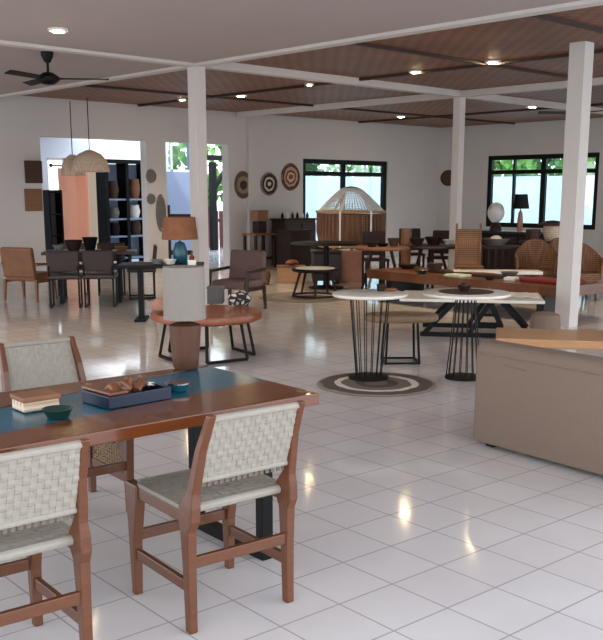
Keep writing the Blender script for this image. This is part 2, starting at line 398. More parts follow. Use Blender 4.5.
# ceilings: plaster to the left of the beam at x = 0, woven bamboo to the right
YS, XS = -10.6, -9.6            # unseen roof edges, trimmed so skylight brightens the near floor; sides left open
struct('ceiling', MB().box((XS / 2, (YS + 6.1) / 2, 3.37), (-XS, 6.1 - YS, .27)), 'ceil')
o = struct('ceiling_bamboo', MB().box((6.4, (YS + 6.1) / 2, H + .05), (12.8, 6.1 - YS, .1)), 'bamboo')
b = MB(); zb = 3.2
b.box(((XS + 12.6) / 2, 0, (zb + H) / 2), (12.6 - XS, .15, H - zb)); struct('trim_1', b, 'beam')
struct('trim_2', MB().box((0, (YS + 5.8) / 2, (zb + H) / 2 + .001), (.15, 5.8 - YS, H - zb + .002)), 'beam')
struct('trim_3', MB().box((5.63, (YS + 5.8) / 2, (zb + H) / 2 - .001), (.15, 5.8 - YS, H - zb - .002)), 'beam')
n = 4
for c in (3.05, 9.4): struct('trim_%d' % n, MB().box((c, (YS + 5.8) / 2, H - .02), (.06, 5.8 - YS, .04)), 'batten'); n += 1
for c in (-4.75, -2.38, 3.5): struct('trim_%d' % n, MB().box((6.3, c, H - .018), (12.5, .06, .036)), 'batten'); n += 1
struct('trim_%d' % n, MB().box(((u_at(247) + u_at(258)) / 2, VB - .04, H / 2), (u_at(258) - u_at(247), .08, H)), 'wall')
# columns
def column(x, y, s=.2):
    m = MB().box((0, 0, zb / 2), (s, s, zb)); o = m.build('column', 'beam', bevel=.008); o.location = (x, y, 0); o['kind'] = 'structure'; return o
column(0, 0, .17).name = 'column_1'
column(5.63, 0, .15).name = 'column_2'
cx3 = col(568, 11.3); c3 = MB().box((0, 0, H / 2), (.2, .2, H)).build('column_3', 'beam'); c3.location = (cx3[0], cx3[1], 0); c3['kind'] = 'structure'

# annex behind the back wall
AV = 12.5
ax0, ax1 = onv(47, 200, AV)[0], onv(99, 200, AV)[0]
b = MB(); b.box(((ax0 - 4.8) / 2, AV, 1.6), (ax0 + 4.8, .2, 3.2)); b.box(((ax1 + 8.5) / 2, AV, 1.6), (8.5 - ax1, .2, 3.2))
b.box(((ax0 + ax1) / 2, AV, 2.85), (ax1 - ax0, .2, .7)); struct('wall_annex_back', b, 'annex')
b = MB()
for k in range(4): b.box((ax0 + .03 + (ax1 - ax0 - .06) * k / 3, AV, 1.25), (.06, .08, 2.5))
b.box(((ax0 + ax1) / 2, AV, 2.47), (ax1 - ax0, .08, .06)); b.box(((ax0 + ax1) / 2, AV, .04), (ax1 - ax0, .08, .08))
gw4 = struct('window_4', b, 'white'); MB().box(((ax0 + ax1) / 2, AV, 1.25), (ax1 - ax0 - .1, .012, 2.4)).build('pane', 'glass', gw4)
struct('ceiling_annex', MB().box((-1.0, (VB + AV) / 2 + .21, 3.25), (13, AV - VB - .1, .1)), 'annex')
# grey-blue wall with a high window seen through the second opening
pa, pb = onv(166, 200, 9.2), onv(197, 200, 9.2)
za, zb2 = onv(180, 172, 9.2)[1], onv(180, 139, 9.2)[1]
b = MB(); x0, x1 = pa[0] - .35, pb[0]
b.box(((x0 + x1) / 2, 9.3, za / 2), (x1 - x0, .16, za)); b.box(((x0 + x1) / 2, 9.3, (zb2 + 3.2) / 2), (x1 - x0, .16, max(.05, 3.2 - zb2)))
b.box((x1 - .08, 9.3, 1.6), (.16, .16, 3.2))
struct('wall_annex_far', b, 'greyblue')
gw = struct('window_3', MB().box(((x0 + x1) / 2 - .05, 9.3, (za + zb2) / 2), (.05, .06, zb2 - za)).box(((x0 + x1) / 2 - .05, 9.3, za + .03), (x1 - x0 - .2, .06, .06)), 'white')
MB().box(((x0 + x1) / 2 - .05, 9.3, (za + zb2) / 2), (x1 - x0 - .2, .012, zb2 - za)).build('pane', 'glass', gw)

# outside: paving, garden walls, trees
struct('ground', MB().box((8, 8, -.16), (140, 140, .1)), 'ground')
gx = onv(250, 200, 10.5)[0]
struct('garden_wall_back', MB().box(((gx + 17.3) / 2, 10.5, 1.05), (17.3 - gx, .2, 2.1)), 'gwall')
struct('garden_wall_right', MB().box((17.5, -3, 1.05), (.2, 26.5, 2.1)), 'gwall')
def tree(x, y, h, r, m, lab, grp):
    t_ = T('garden_tree', lab, 'tree', (x, y), -.11, 0, grp)
    MB().tube([(0, 0, 0), (.05, 0, h * .4), (0, .1, h * .75)], .12, 7, .05).build('trunk', 'bark', t_)
    c = MB()
    for _ in range(420):
        a, ph = random.uniform(0, 6.28), math.acos(random.uniform(-1, 1)); k = random.uniform(.55, 1) 
        p = Vector((r * k * math.sin(ph) * math.cos(a), r * k * math.sin(ph) * math.sin(a), h * .62 + r * .8 * k * math.cos(ph)))
        s_ = random.uniform(.12, .26); q = Vector((random.uniform(-1, 1), random.uniform(-1, 1), random.uniform(-1, 1))).normalized()
        u_ = q.orthogonal().normalized() * s_; v_ = q.cross(u_).normalized() * s_ * .6
        c.add([p - u_, p - v_ + q * .02, p + u_, p + v_ - q * .02], [(0, 1, 2, 3)])
    c.build('crown', m, t_)
for i, (x, y, h, r, m) in enumerate([(10.3, 13.0, 4.2, 1.6, 'leaf'), (13.9, 13.4, 4.5, 1.6, 'leaf2'), (17.6, 13.0, 4.0, 1.6, 'leaf')]):
    tree(x, y, h, r, m, 'leafy green tree behind the garden wall outside the back window', 'trees outside the back window')
for i, (x, y, h, r, m) in enumerate([(19.6, onu(500, 165, 19.6)[0], 4.2, 1.2, 'leaf'), (22.9, onu(545, 165, 22.9)[0], 4.6, 1.4, 'leaf2'), (19.7, onu(585, 165, 19.7)[0] - .3, 4.2, 1.2, 'leaf')]):
    tree(x, y, h, r, m, 'leafy green tree beyond the garden wall outside the right window', 'trees outside the right window')

# pergola post and fence seen through the gap right of the nearest column
pv = 11.0
xp, _ = onv(213, 200, pv)
ztop = onv(213, 158, pv)[1]
pg = T('pergola', 'black timber pergola frame standing outside the second opening', 'pergola', (xp, pv), -.11)
MB().box((0, 0, ztop / 2), (.16, .16, ztop)).build('post', 'black', pg)
MB().box((.1, 0, ztop + .12), (1.5, .2, .14)).build('beam', 'black', pg)
MB().bar((.04, 0, ztop - .75), (.6, 0, ztop - .02), .1, .1).build('brace', 'black', pg)
fz = onv(216, 209, 12)[1]
fc = T('garden_fence', 'red brown slatted fence low behind the pergola post', 'fence', (xp + .5, 12), -.11)
m = MB()
for i in range(14): m.box((-1.2 + i * .2, 0, fz / 2 + .05), (.16, .03, fz))
m.build('slats', 'fence', fc); MB().box((.1, .04, fz * .8), (2.8, .04, .08)).build('rail', 'fence', fc)

# ================================================================== DOWNLIGHTS
Z = H
dl = [(183, 99), (241, 95), (311, 84), (416, 71), (493, 61), (401, 116), (532, 106)]
labs = ['small round ceiling downlight just left of the nearest white column', 'small round downlight in the bamboo ceiling above the woven wall discs',
        'round downlight in the bamboo ceiling directly above the back window', 'round downlight in the bamboo ceiling left of the brightest crossing batten',
        'round downlight in the bamboo ceiling at the top right', 'round downlight in the bamboo ceiling beside the far corner', 'round downlight in the bamboo ceiling above the right window']
def downlight(xy, label, z=H, group='recessed downlights', power=16):
    r = T('downlight', label, 'ceiling light', xy, z, 0, group)
    MB().lathe([(.06, -.022), (.1, -.022), (.105, 0), (.06, 0)], n=20).build('trim_ring', 'white', r)
    MB().lathe([(.058, -.03), (.058, -.002)], n=20).build('lamp', 'lamp_on', r)
    l = bpy.data.lights.new('spot', 'SPOT'); l.energy = power * 2.6; l.color = (1, .78, .52); l.spot_size = R(115); l.spot_blend = .8; l.shadow_soft_size = .06
    lo = bpy.data.objects.new('spot_lamp', l); COL.objects.link(lo); lo.parent = r; lo.location = (0, 0, -.05)
for p, lb in zip(dl, labs): downlight(g(*p, H), lb)
downlight(g(58, 29, 3.235), 'round downlight in the white plaster ceiling above the fan', z=3.235, power=16)

# ================================================================== FANS
def fan(xy, zc, zh, label, m='black', rad=.62, yaw=0):
    f = T('ceiling_fan', label, 'fan', xy, zc, yaw, 'ceiling fans')
    d = zc - zh
    MB().lathe([(.0, 0), (.075, 0), (.07, -.05), (.035, -.12), (.0, -.12)][::-1], n=16).build('canopy', m, f, smooth=True)
    MB().tube([(0, 0, -.1), (0, 0, -d + .05)], .016, 8).build('rod', m, f)
    MB().lathe([(.0, -.09), (.07, -.08), (.13, -.04), (.13, .0), (.06, .05), (0, .06)], (0, 0, -d), 20).build('motor', m, f, smooth=True)
    for k in range(3):
        a = k * 2 * math.pi / 3 + .1; c, s = math.cos(a), math.sin(a)
        vs = []
        for rr, w in ((.1, .03), (.2, .06), (rad, .07), (rad + .03, .04)):
            for q, dz in ((-1, -.012), (1, .012)): vs.append((c * rr - s * w * q, s * rr + c * w * q, -d - .02 + dz))
        up_ = [(x, y, z + .008) for x, y, z in vs]
        fs = []
        for i in range(3): fs += [(2 * i, 2 * i + 1, 2 * i + 3, 2 * i + 2), (8 + 2 * i, 8 + 2 * i + 2, 8 + 2 * i + 3, 8 + 2 * i + 1), (2 * i, 2 * i + 2, 10 + 2 * i, 8 + 2 * i), (2 * i + 1, 9 + 2 * i, 11 + 2 * i, 2 * i + 3)]
        MB().add(vs + up_, fs).build('blade', m, f)
xy = g(47, 52, 3.235); fan(xy, 3.235, 2.95, 'black three bladed ceiling fan under the white plaster ceiling', 'black', .68, CY(0))
xy = col(566, 17); fan(xy, H, 3.0, 'dark ceiling fan under the bamboo ceiling at the right edge', 'black', .66, CY(60))

# ================================================================== FOREGROUND
YT = CY(39.3)                                   # direction of the dining table
ux = Vector((math.cos(YT), math.sin(YT))); uy = Vector((-ux.y, ux.x))
P2 = Vector(g(319, 393, .76)); P1 = Vector(g(211, 364, .76))
TW = .88; TL = 2.3
tc = P2 - ux * TL / 2 + uy * TW / 2
dt = T('dining_table', 'polished reddish wood dining table with dark teal glass inset and black metal legs', 'table', tc, 0, YT)
b = MB(); hx, hy = TL / 2, TW / 2; fwx = .14; zt = .76; th = .05
def tloc(px, py):
    p = Vector(g(px, py, .76)) - tc; return p.dot(ux), p.dot(uy)
def edge(p, q):
    k = (q[1] - p[1]) / (q[0] - p[0]); return lambda x: p[1] + k * (x - p[0])
eb, ef = edge(tloc(213, 364.5), tloc(66, 394)), edge(tloc(266, 379.5), tloc(66, 420))
def plank(y00, y01, y10, y11, z0, z1, nm, m_, bv=0):
    """slab between the ends of the table: near/far edge at the left end, then at the right end"""
    v_ = [(-hx, y00, z0), (hx, y10, z0), (hx, y11, z0), (-hx, y01, z0)]; v_ += [(x, y, z1) for x, y, z in v_]
    return MB().add(v_, [(3, 2, 1, 0), (4, 5, 6, 7), (0, 1, 5, 4), (1, 2, 6, 5), (2, 3, 7, 6), (3, 0, 4, 7)]).build(nm, m_, dt, bevel=bv)
fl_, fr_, bl_, br_ = ef(-hx), ef(hx), eb(-hx), min(hy - .012, eb(hx))
plank(-hy, fl_, -hy, fr_, zt - th, zt, 'plank', 'tabletop', .005); plank(bl_, hy, br_, hy, zt - th, zt, 'plank', 'tabletop', .003)
plank(fl_, bl_, fr_, br_, zt - .016, zt - .003, 'glass_inset', 'glass_teal'); plank(fl_, bl_, fr_, br_, zt - th, zt - .017, 'inset_board', 'blackwood')
MB().box((0, 0, zt - th - .03), (TL - .5, .07, .06)).build('apron_rail', 'black', dt)
for sx in (-1, 1):
    for sy in (-1, 1): MB().box((sx * (hx - .17), sy * (hy - .17), (zt - th) / 2), (.06, .05, zt - th)).build('leg', 'black', dt, bevel=.003)
    MB().box((sx * (hx - .17), 0, .025), (.06, TW - .39, .05)).build('foot_bar', 'black', dt)
    MB().box((sx * (hx - .17), 0, zt - th - .02), (.06, TW - .39, .04)).build('cross_bar', 'black', dt)

def strap_chair(label, xy, yaw, group, cane=False):
    c = T('woven_dining_chair', label, 'chair', xy, 0, yaw, group)
    hw, hd, lean = .222, .215, .12
    for s in (-1, 1):
        x = s * hw
        MB().sec([(x, -hd, 0, .034, .038), (x, -hd + .005, .25, .038, .046), (x, -hd + .008, .38, .04, .06), (x * .99, -hd + .006, .42, .04, .1), (x * .98, -hd + .002, .47, .04, .095), (x * .96, -hd - .018, .52, .036, .05), (x * .91, -hd - .06, .68, .032, .04), (x * .87, -hd - lean, .81, .028, .032)]).build('leg', 'teak', c, bevel=.006)
        MB().sec([(x, hd, 0, .034, .034), (x, hd, .22, .042, .046), (x, hd - .012, .40, .044, .09), (x, hd - .012, .455, .044, .095)]).build('leg', 'teak', c, bevel=.006)
        MB().bar((x, -hd + .02, .425), (x, hd - .03, .425), .026, .045).build('seat_rail', 'teak', c, bevel=.003)
        MB().bar((x, -hd, .17), (x, hd, .17), .022, .042).build('stretcher', 'teak', c, bevel=.003)
    for y, z in ((-hd, .26), (hd, .24)): MB().bar((-hw, y, z), (hw, y, z), .022, .042).build('stretcher', 'teak', c, bevel=.003)
    # back panel of interlaced straps wrapped round two rails
    b = MB(); z0, z1 = .565, .795
    yo = lambda z: -hd - .02 - (z - .54) * (lean - .02) / .27
    bw_ = hw * .89 - .008; O = Vector((-bw_, yo(z0) - .003, z0)); U = Vector((2 * bw_, 0, 0)); V = Vector((0, yo(z1) - yo(z0), z1 - z0))
    b.weave(O, U, V, 16, 9, .87, .0026, .0035)
    b.tube([(-bw_, yo(z1), z1), (bw_, yo(z1), z1)], .013, 10); b.tube([(-bw_ - .01, yo(z0), z0), (bw_ + .01, yo(z0), z0)], .012, 10)
    b.build('backrest', 'strap', c)
    # row of small tabs coloured dark to imitate shaded gaps under the back
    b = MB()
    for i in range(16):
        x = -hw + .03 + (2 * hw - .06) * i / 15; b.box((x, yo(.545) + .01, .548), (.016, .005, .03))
    b.build('painted_gaps', 'gap_shade', c)
    b = MB(); b.weave((-hw + .012, -hd + .03, .458), (2 * hw - .024, 0, 0), (0, 2 * hd - .05, 0), 10, 11, .9, .0026, .004)
    b.tube([(-hw + .012, -hd + .03, .447), (hw - .012, -hd + .03, .447)], .017, 10); b.tube([(-hw + .012, hd - .012, .447), (hw - .012, hd - .012, .447)], .017, 10)
    for s in (-1, 1): b.bar((s * (hw - .005), -hd + .04, .452), (s * (hw - .005), hd - .05, .452), .03, .022)
    b.build('seat', 'strap', c)
    if cane:
        b = MB(); b.weave((hw + .004, -hd + .03, .19), (0, 2 * hd - .07, 0), (0, 0, .215), 14, 11, .62, .0025, .003)
        p_ = b.build('side_panel', 'cane', c); p_['label'] = 'brown woven cane panel below the seat'
    c.scale = (1, 1, 1.045)
    return c
def pos(x, y): return W(x, y)
RL = Vector((-.355, 3.44)); Lc = Vector((math.cos(R(39)), math.sin(R(39)))); Wc = Vector((-Lc.y, Lc.x))
ca = Vector((-.3425, 3.5075))
strap_chair('white woven strap chair at the right end of the dining table, seen from behind', W(*ca), CY(37), 'strap chairs at the dining table')
cb = ca - Lc * .875
strap_chair('wooden chair with white woven straps cut off by the lower left edge', W(*cb), CY(38), 'strap chairs at the dining table')
strap_chair('white strap chair on the far side of the dining table with a brown cane side', W(-1.16, 4.56), CY(38 + 180), 'strap chairs at the dining table')
# the same chair seen beyond carries its cane on its right-hand side
cd = bpy.data.objects['woven_dining_chair.002']
b = MB(); b.weave((-.2195, -.19, .19), (0, .37, 0), (0, 0, .215), 14, 11, .62, .0025, .003)
p_ = b.build('side_panel', 'cane', cd); p_['label'] = 'brown woven cane panel below the seat'

# table lamp
def tl(x, y): return tuple(tc + ux * x + uy * y)
lampxy = W((185.5 - 297) / 930 * 4.53, 4.47)
tb = T('table_lamp', 'table lamp with off white drum shade and turned brown wooden base on dining table', 'lamp', lampxy, .76, 0)
MB().lathe([(.055, 0), (.062, .01), (.066, .06), (.073, .14), (.078, .215), (.05, .225), (.012, .23), (.012, .26)], n=20).build('base', 'lampwood', tb, smooth=True)
MB().lathe([(.100, .245), (.102, .245), (.099, .495), (.097, .495)], n=32).build('lamp_shade', 'shade', tb, smooth=True)
MB().lathe([(.0, .255), (.03, .27), (.03, .31), (0, .33)], n=12).build('bulb', 'white', tb, smooth=True)
# navy tray with finds in it
tx = g(124, 388, .78)
ty = T('tray', 'navy blue lacquered open box filled with brown driftwood pieces on the glass inset', 'tray', g(127, 400, .76), .76, YT + R(4))
b = MB(); b.box((0, 0, .006), (.29, .2, .012))
for s in (-1, 1): b.box((0, s * .1, .025), (.30, .012, .05)); b.box((s * .145, 0, .025), (.012, .2, .05))
b.build('body', 'navy', ty, bevel=.003)
for i in range(9):
    b = MB(); a = random.uniform(0, 3.1); L_ = random.uniform(.03, .06)
    p0 = Vector((-.09 + .022 * i, -.05 + .1 * random.random(), .033)); d_ = Vector((math.cos(a), math.sin(a), 0)) * L_
    d_.y = max(-.03, min(.03, d_.y)); p0.y = max(-.05, min(.05, p0.y))
    b.tube([p0 - d_, p0 + Vector((0, 0, .03)), p0 + d_], .017, 8, .008)
    o = b.build('driftwood_piece', ['tan', 'reclaimed', 'rattan'][i % 3], None, smooth=True)
    tag(o, 'short curved brown driftwood piece lying in the navy box', 'ornament', 'driftwood pieces in the navy box', (ty.location.x, ty.location.y, .772), YT)
lid = T('serving_board', 'thin brown wooden board laid across the left part of the navy box', 'board', ty.location.xy + Vector((math.cos(YT), math.sin(YT))) * -.1, .81, YT + R(4))
MB().box((0, 0, .008), (.09, .215, .012)).build('board', 'tabletop', lid, bevel=.003); MB().tube([(0, .10, .008), (0, .135, .008)], .008, 6).build('handle', 'tan', lid)
st = T('star_ornament', 'pale beige star shaped ornament leaning on the navy box contents', 'ornament', ty.location.xy + ux * .09 + uy * .01, .808, 0)
b = MB(); n_ = 5
vs = [(0, 0, .016), (0, 0, 0)]
for i in range(10):
    a = math.pi * i / 5; r_ = .055 if i % 2 == 0 else .024; vs.append((r_ * math.cos(a), r_ * math.sin(a), .006))
b.add(vs, [(0, 2 + i, 2 + (i + 1) % 10) for i in range(10)] + [(1, 2 + (i + 1) % 10, 2 + i) for i in range(10)]); b.build('star', 'cream', st)
ah = T('ashtray', 'small silver and teal glass dish on the dining table right of the navy box', 'dish', g(178, 390, .76), .76, 0)
MB().lathe([(0, .004), (.03, .004), (.05, .03), (.054, .03), (.038, 0), (0, 0)][::-1], n=20).build('bowl', 'teal', ah, smooth=True)
MB().lathe([(.050, .03), (.056, .03), (.056, .036), (.050, .036)], n=20).build('rim', 'steel', ah)
bx = T('woven_box', 'pale woven lidded box at the left edge of the dining table', 'box', g(36, 408, .76), .76, YT)
MB().box((0, 0, .02), (.15, .12, .04)).build('body', 'palerattan', bx, bevel=.006); MB().box((0, 0, .05), (.16, .13, .02)).build('lid', 'tan', bx, bevel=.004)
gb = T('bowl', 'dark green glazed bowl on the dining table next to the pale woven box', 'bowl', g(58, 417, .76), .76, 0)
MB().lathe([(0, .006), (.035, .01), (.055, .035), (.059, .035), (.04, 0), (0, 0)][::-1], n=20).build('bowl_body', 'green', gb, smooth=True)
bpy.data.objects[gb.children[0].name].name = 'body'

# ================================================================== MIDDLE LEFT
def u_leg(b, a, w, h, r=.014):
    """black U frame: two uprights and a bar on the floor, at angle a"""
    c, s = math.cos(a), math.sin(a)
ct = T('coffee_table', 'round orange brown wooden coffee table on black looped metal legs', 'table', W((206 - 297) / 930 * 9.15, 9.15), 0, CY(8))
MB().lathe([(.0, .37), (.5, .37), (.545, .39), (.55, .43), (.54, .455), (0, .455)], n=48).build('tabletop', 'orange', ct, smooth=True)
for k in range(4):
    a = R(25 + 90 * k); r0, r1 = .47, .47; da = R(28)
    p = [(.40 * math.cos(a - da), .40 * math.sin(a - da), .37), (.47 * math.cos(a - da), .47 * math.sin(a - da), .015), (.47 * math.cos(a + da), .47 * math.sin(a + da), .015), (.40 * math.cos(a + da), .40 * math.sin(a + da), .37)]
    b = MB()
    for q, r_ in zip(p, p[1:]): b.bar(q, r_, .028, .028)
    b.build('leg', 'black', ct)
bxg = T('storage_box', 'dark grey felt box standing on the round orange coffee table', 'box', g(216, 303, .455), .455, CY(0))
MB().box((0, 0, .08), (.17, .2, .16)).build('body', 'grey', bxg, bevel=.01); MB().box((0, 0, .168), (.18, .21, .016)).build('lid', 'grey', bxg)
cu = MB().blob((0, 0, .081), (.13, .11, .075), 16, 10, .06).build('cushion', 'pattern', smooth=True)
tag(cu, 'black and white patterned cushion on the round orange coffee table', 'cushion', loc=(*g(240, 306, .455), .455))
pk = MB().blob((0, 0, .077), (.1, .09, .07), 14, 10, .08).build('cloth_bundle', 'pink', smooth=True)
tag(pk, 'pinkish brown cloth bundle at the left end of the round orange coffee table', 'cloth', loc=(*g(161, 313, .455), .455))

# low mauve armchair behind
def armchair(label, xy, yaw, m, lm, group=None, w=.6, name='armchair'):
    c = T(name, label, 'chair', xy, 0, yaw, group)
    MB().box((0, .02, .36), (w - .08, .5, .12)).build('seat', m, c, bevel=.03)
    MB().box((0, -.25, .58), (w - .04, .09, .46), 0, ('X', .14)).build('backrest', m, c, bevel=.035)
    for s in (-1, 1):
        b = MB(); b.bar((s * w / 2, -.24, .56), (s * w / 2, .24, .54), .045, .04); b.bar((s * w / 2, .22, .54), (s * w / 2, .25, .3), .04, .035); b.build('armrest', lm, c, bevel=.006)
        for q in (-1, 1): MB().sec([(s * (w / 2 - .01), q * .24, 0, .03, .03), (s * (w / 2 - .02), q * .22, .32, .045, .045)]).build('leg', lm, c)
        MB().bar((s * (w / 2 - .02), -.24, .3), (s * (w / 2 - .02), .24, .3), .03, .05).build('side_rail', lm, c)
    return c
armchair('mauve brown upholstered armchair behind the round orange coffee table', W((238 - 297) / 930 * 13.0, 13.0), CY(150), 'mauve', 'brown', w=.62)

# black table with lamp near the first column
bt = T('console_table', 'long black table with two pedestal feet behind the near white column', 'table', W((162 - 297) / 930 * 11.9, 11.9), 0, CY(3))
MB().box((0, 0, .70), (1.06, .6, .04)).build('tabletop', 'black', bt, bevel=.008)
for s in (-1, 1):
    MB().box((s * .27, 0, .345), (.07, .07, .67)).build('leg', 'black', bt); MB().box((s * .27, 0, .015), (.14, .46, .03)).build('foot', 'black', bt)
def lamp2(label, xy, z, bm, sm, hb, rb, hs, rs0, rs1, group=None, name='table_lamp'):
    l_ = T(name, label, 'lamp', xy, z, 0, group)
    MB().lathe([(rb * .8, 0), (rb, .02), (rb * 1.05, hb * .5), (rb * .7, hb * .85), (.012, hb * .92), (.012, hb + .05)], n=18).build('base', bm, l_, smooth=True)
    MB().lathe([(rs0, hb), (rs0 + .003, hb), (rs1 + .003, hb + hs), (rs1, hb + hs)], n=24).build('lamp_shade', sm, l_, smooth=True)
    return l_
lamp2('table lamp with wide brown bark shade and teal base on the long black table', W((181 - 297) / 930 * 12.0, 12.0), .72, 'teal', 'lampshade_brown', .3, .09, .28, .23, .2)
ab = T('bottle', 'small amber glass bottle on the long black table beside the lamp', 'bottle', W((192.5 - 297) / 930 * 11.75, 11.75), .72, 0)
MB().lathe([(.03, 0), (.034, .01), (.034, .09), (.012, .12), (.012, .15)], n=14).build('body', 'amber', ab, smooth=True); MB().lathe([(.014, .15), (.014, .17)], n=10).build('cap', 'black', ab)
cd_ = MB().box((0, 0, .03), (.1, .012, .06)).build('card', 'white'); tag(cd_, 'small blank white card standing in front of the amber bottle', 'card', loc=(*W((192.5 - 297) / 930 * 11.66, 11.66), .72), yaw=CY(0))
for px_, m_, lb in ((158, 'greyrattan', 'grey woven bowl near the left of the long black table'), (171, 'white', 'white ceramic bowl in the middle of the long black table')):
    bo = MB().lathe([(0, .005), (.04, .01), (.075, .06), (.08, .06), (.05, 0), (0, 0)][::-1], n=18).build('bowl', m_, smooth=True)
    tag(bo, lb, 'bowl', loc=(*W((px_ - 297) / 930 * 11.8, 11.8), .72))
hc = T('slatted_chair', 'dark brown open back chair just behind the brown shaded lamp', 'chair', W((183 - 297) / 930 * 14.3, 14.2), 0, CY(180))
for s in (-1, 1):
    MB().sec([(s * .2, -.2, 0, .035, .035), (s * .2, -.2, .45, .04, .05), (s * .21, -.28, 1.42, .035, .035)]).build('leg', 'darkb', hc)
    MB().sec([(s * .2, .2, 0, .03, .03), (s * .2, .2, .45, .04, .04)]).build('leg', 'darkb', hc)
MB().box((0, 0, .46), (.44, .44, .04)).build('seat', 'darkb', hc, bevel=.01)
for z in (.7, .95, 1.25): MB().box((0, -.235 - (z - .7) * .06, z), (.38, .025, .07)).build('slat', 'darkb', hc)

# ================================================================== FAR LEFT DINING SET
fx, fd = 92, 14.0
ft = T('dining_table', 'long brown table with dark legs at the far left before the wide opening', 'table', W((fx - 297) / 930 * fd, fd), 0, CY(8))
MB().box((0, 0, .735), (1.35, .75, .04)).build('tabletop', 'brown', ft, bevel=.01)
for s in (-1, 1):
    b = MB(); x = s * .42
    b.box((x, -.27, .36), (.05, .05, .70)); b.box((x, .27, .36), (.05, .05, .70)); b.box((x, 0, .025), (.05, .6, .05)); b.build('leg', 'black', ft)
def sled_chair(label, xy, yaw, m, group):
    c = T('dining_chair', label, 'chair', xy, 0, yaw, group)
    MB().box((0, 0, .44), (.46, .44, .07)).build('seat', m, c, bevel=.02)
    MB().box((0, -.21, .66), (.44, .05, .3), 0, ('X', .12)).build('backrest', m, c, bevel=.02)
    for s in (-1, 1):
        b = MB(); b.bar((s * .2, -.19, .41), (s * .2, -.19, .012), .025, .025); b.bar((s * .2, .19, .41), (s * .2, .19, .012), .025, .025); b.bar((s * .2, -.2, .0125), (s * .2, .2, .0125), .025, .025)
        b.build('leg', 'black', c)
        MB().bar((s * .2, -.2, .4), (s * .2, -.23, .6), .03, .025).build('back_post', 'black', c)
    return c
sc0 = sled_chair('dark red brown chair on the near side of the far left table, leftmost', W((66 - 297) / 930 * 13.3, 13.3), CY(8), 'brown', 'sled chairs at the far left table')
dup(sc0, W((101 - 297) / 930 * 13.4, 13.4), 0, CY(4), 'dark red brown chair on the near side of the far left table, second from left')
dup(sc0, W((72 - 297) / 930 * 14.8, 14.9), 0, CY(186), 'dark red brown chair on the far side of the far left table, at its left')
dup(sc0, W((112 - 297) / 930 * 15.0, 15.0), 0, CY(190), 'dark red brown chair on the far side of the far left table, at its right')
dup(sc0, W((142 - 297) / 930 * 14.5, 14.5), 0, CY(100), 'dark red brown chair at the right end of the far left table')
ow = armchair('orange brown wooden armchair at the far left edge against the wall', W((30 - 297) / 930 * 14.2, 14.2), CY(-20), 'tan', 'tan', w=.6)
for i, (px_, m_, r_, h_, lb) in enumerate([(62, 'greyrattan', .09, .09, 'grey woven bowl at the left end of the far left table'), (76, 'darkb', .13, .16, 'dark carved bowl left of centre on the far left table'),
        (92, 'black', .11, .2, 'tall black vessel in the middle of the far left table'), (108, 'darkrattan', .12, .1, 'dark woven bowl right of centre on the far left table'), (122, 'tan', .1, .06, 'shallow tan dish at the right end of the far left table')]):
    o = MB().lathe([(0, .01), (r_ * .5, .012), (r_, h_), (r_ + .008, h_), (r_ * .6, 0), (0, 0)][::-1], n=18).build('bowl', m_, smooth=True)
    tag(o, lb, 'bowl', loc=(*[a for a in tuple(Vector(W((px_ - 297) / 930 * 14.0, 14.0 + (px_ - 92) * .0022)))], .755))

# woven pieces on the wall left of the opening
for (py_, m_, lb) in ((172, 'darkrattan', 'dark woven square hanging on the left wall edge, upper one'), (200, 'rattan', 'brown woven square hanging on the left wall edge, lower one')):
    x, z = onv(33, py_, VB)
    o = MB().box((0, 0, 0), (.34, .04, .4)).build('wall_hanging', m_, bevel=.01); tag(o, lb, 'wall decoration', 'woven squares', (x, VB - .022, z))
# grey discs beside the cabinet and a long oval on the pier
def disc(px_, py_, rx, rz, m_, lb, name='woven_wall_disc', grp=None, v=VB):
    x, z = onv(px_, py_, v)
    o = MB().lathe([(0, .0), (rx * .97, 0), (rx, .015), (rx * .93, .045), (rx * .75, .03), (rx * .4, .035), (0, .03)], n=32, sy=rz / rx).build(name, m_, smooth=True)
    o.rotation_euler = (R(90), 0, 0); o.location = (x, v - .002, z); o['label'] = lb; o['category'] = 'wall decoration'
    if grp: o['group'] = grp
    return o
d1 = ring_mat('disc_rings_a', [(0, '#3f2f26'), (.3, '#8d7a68'), (.55, '#5c4a3d'), (.8, '#7b6857')], .34, spokes=0)
d2 = ring_mat('disc_rings_b', [(0, '#cfc3b5'), (.16, '#2b211c'), (.38, '#c9bcae'), (.52, '#332822'), (.75, '#8d7f73')], .3, wob=.1)
d3 = ring_mat('disc_rings_c', [(0, '#8a4a35'), (.2, '#cdbba8'), (.35, '#7a3f2e'), (.5, '#b59a85'), (.66, '#5a362a'), (.86, '#8f7463')], .33, wob=.14)
disc(242.5, 185, .24, .30, d1, 'oval brown woven disc on the back wall, leftmost of three')
disc(268.5, 184, .26, .26, d2, 'round woven disc with a white centre on the back wall, middle of three')
disc(290, 177, .29, .31, d3, 'round red and beige woven disc on the back wall, nearest the window')
disc(150.5, 176, .12, .14, 'greyrattan', 'grey round woven disc on the pier beside the wide opening, upper one', grp='grey discs on the pier')
disc(150.5, 199, .1, .11, 'greyrattan', 'grey round woven disc on the pier beside the wide opening, lower one', grp='grey discs on the pier')
disc(160.5, 213, .12, .38, 'greyrattan', 'long grey oval woven piece hanging on the pier beside the wide opening')
hk = T('wall_hook', 'small black hook with a hanging cord below the woven discs', 'hook', (onv(254, 195, VB)[0], VB - .03), onv(254, 195, VB)[1])
MB().box((0, 0, 0), (.08, .05, .09)).build('hook_body', 'black', hk); MB().tube([(0, -.02, -.04), (.03, -.02, -.2), (.06, -.02, -.36)], .01, 6).build('cord', 'black', hk)
hk.children[0].name = 'body'
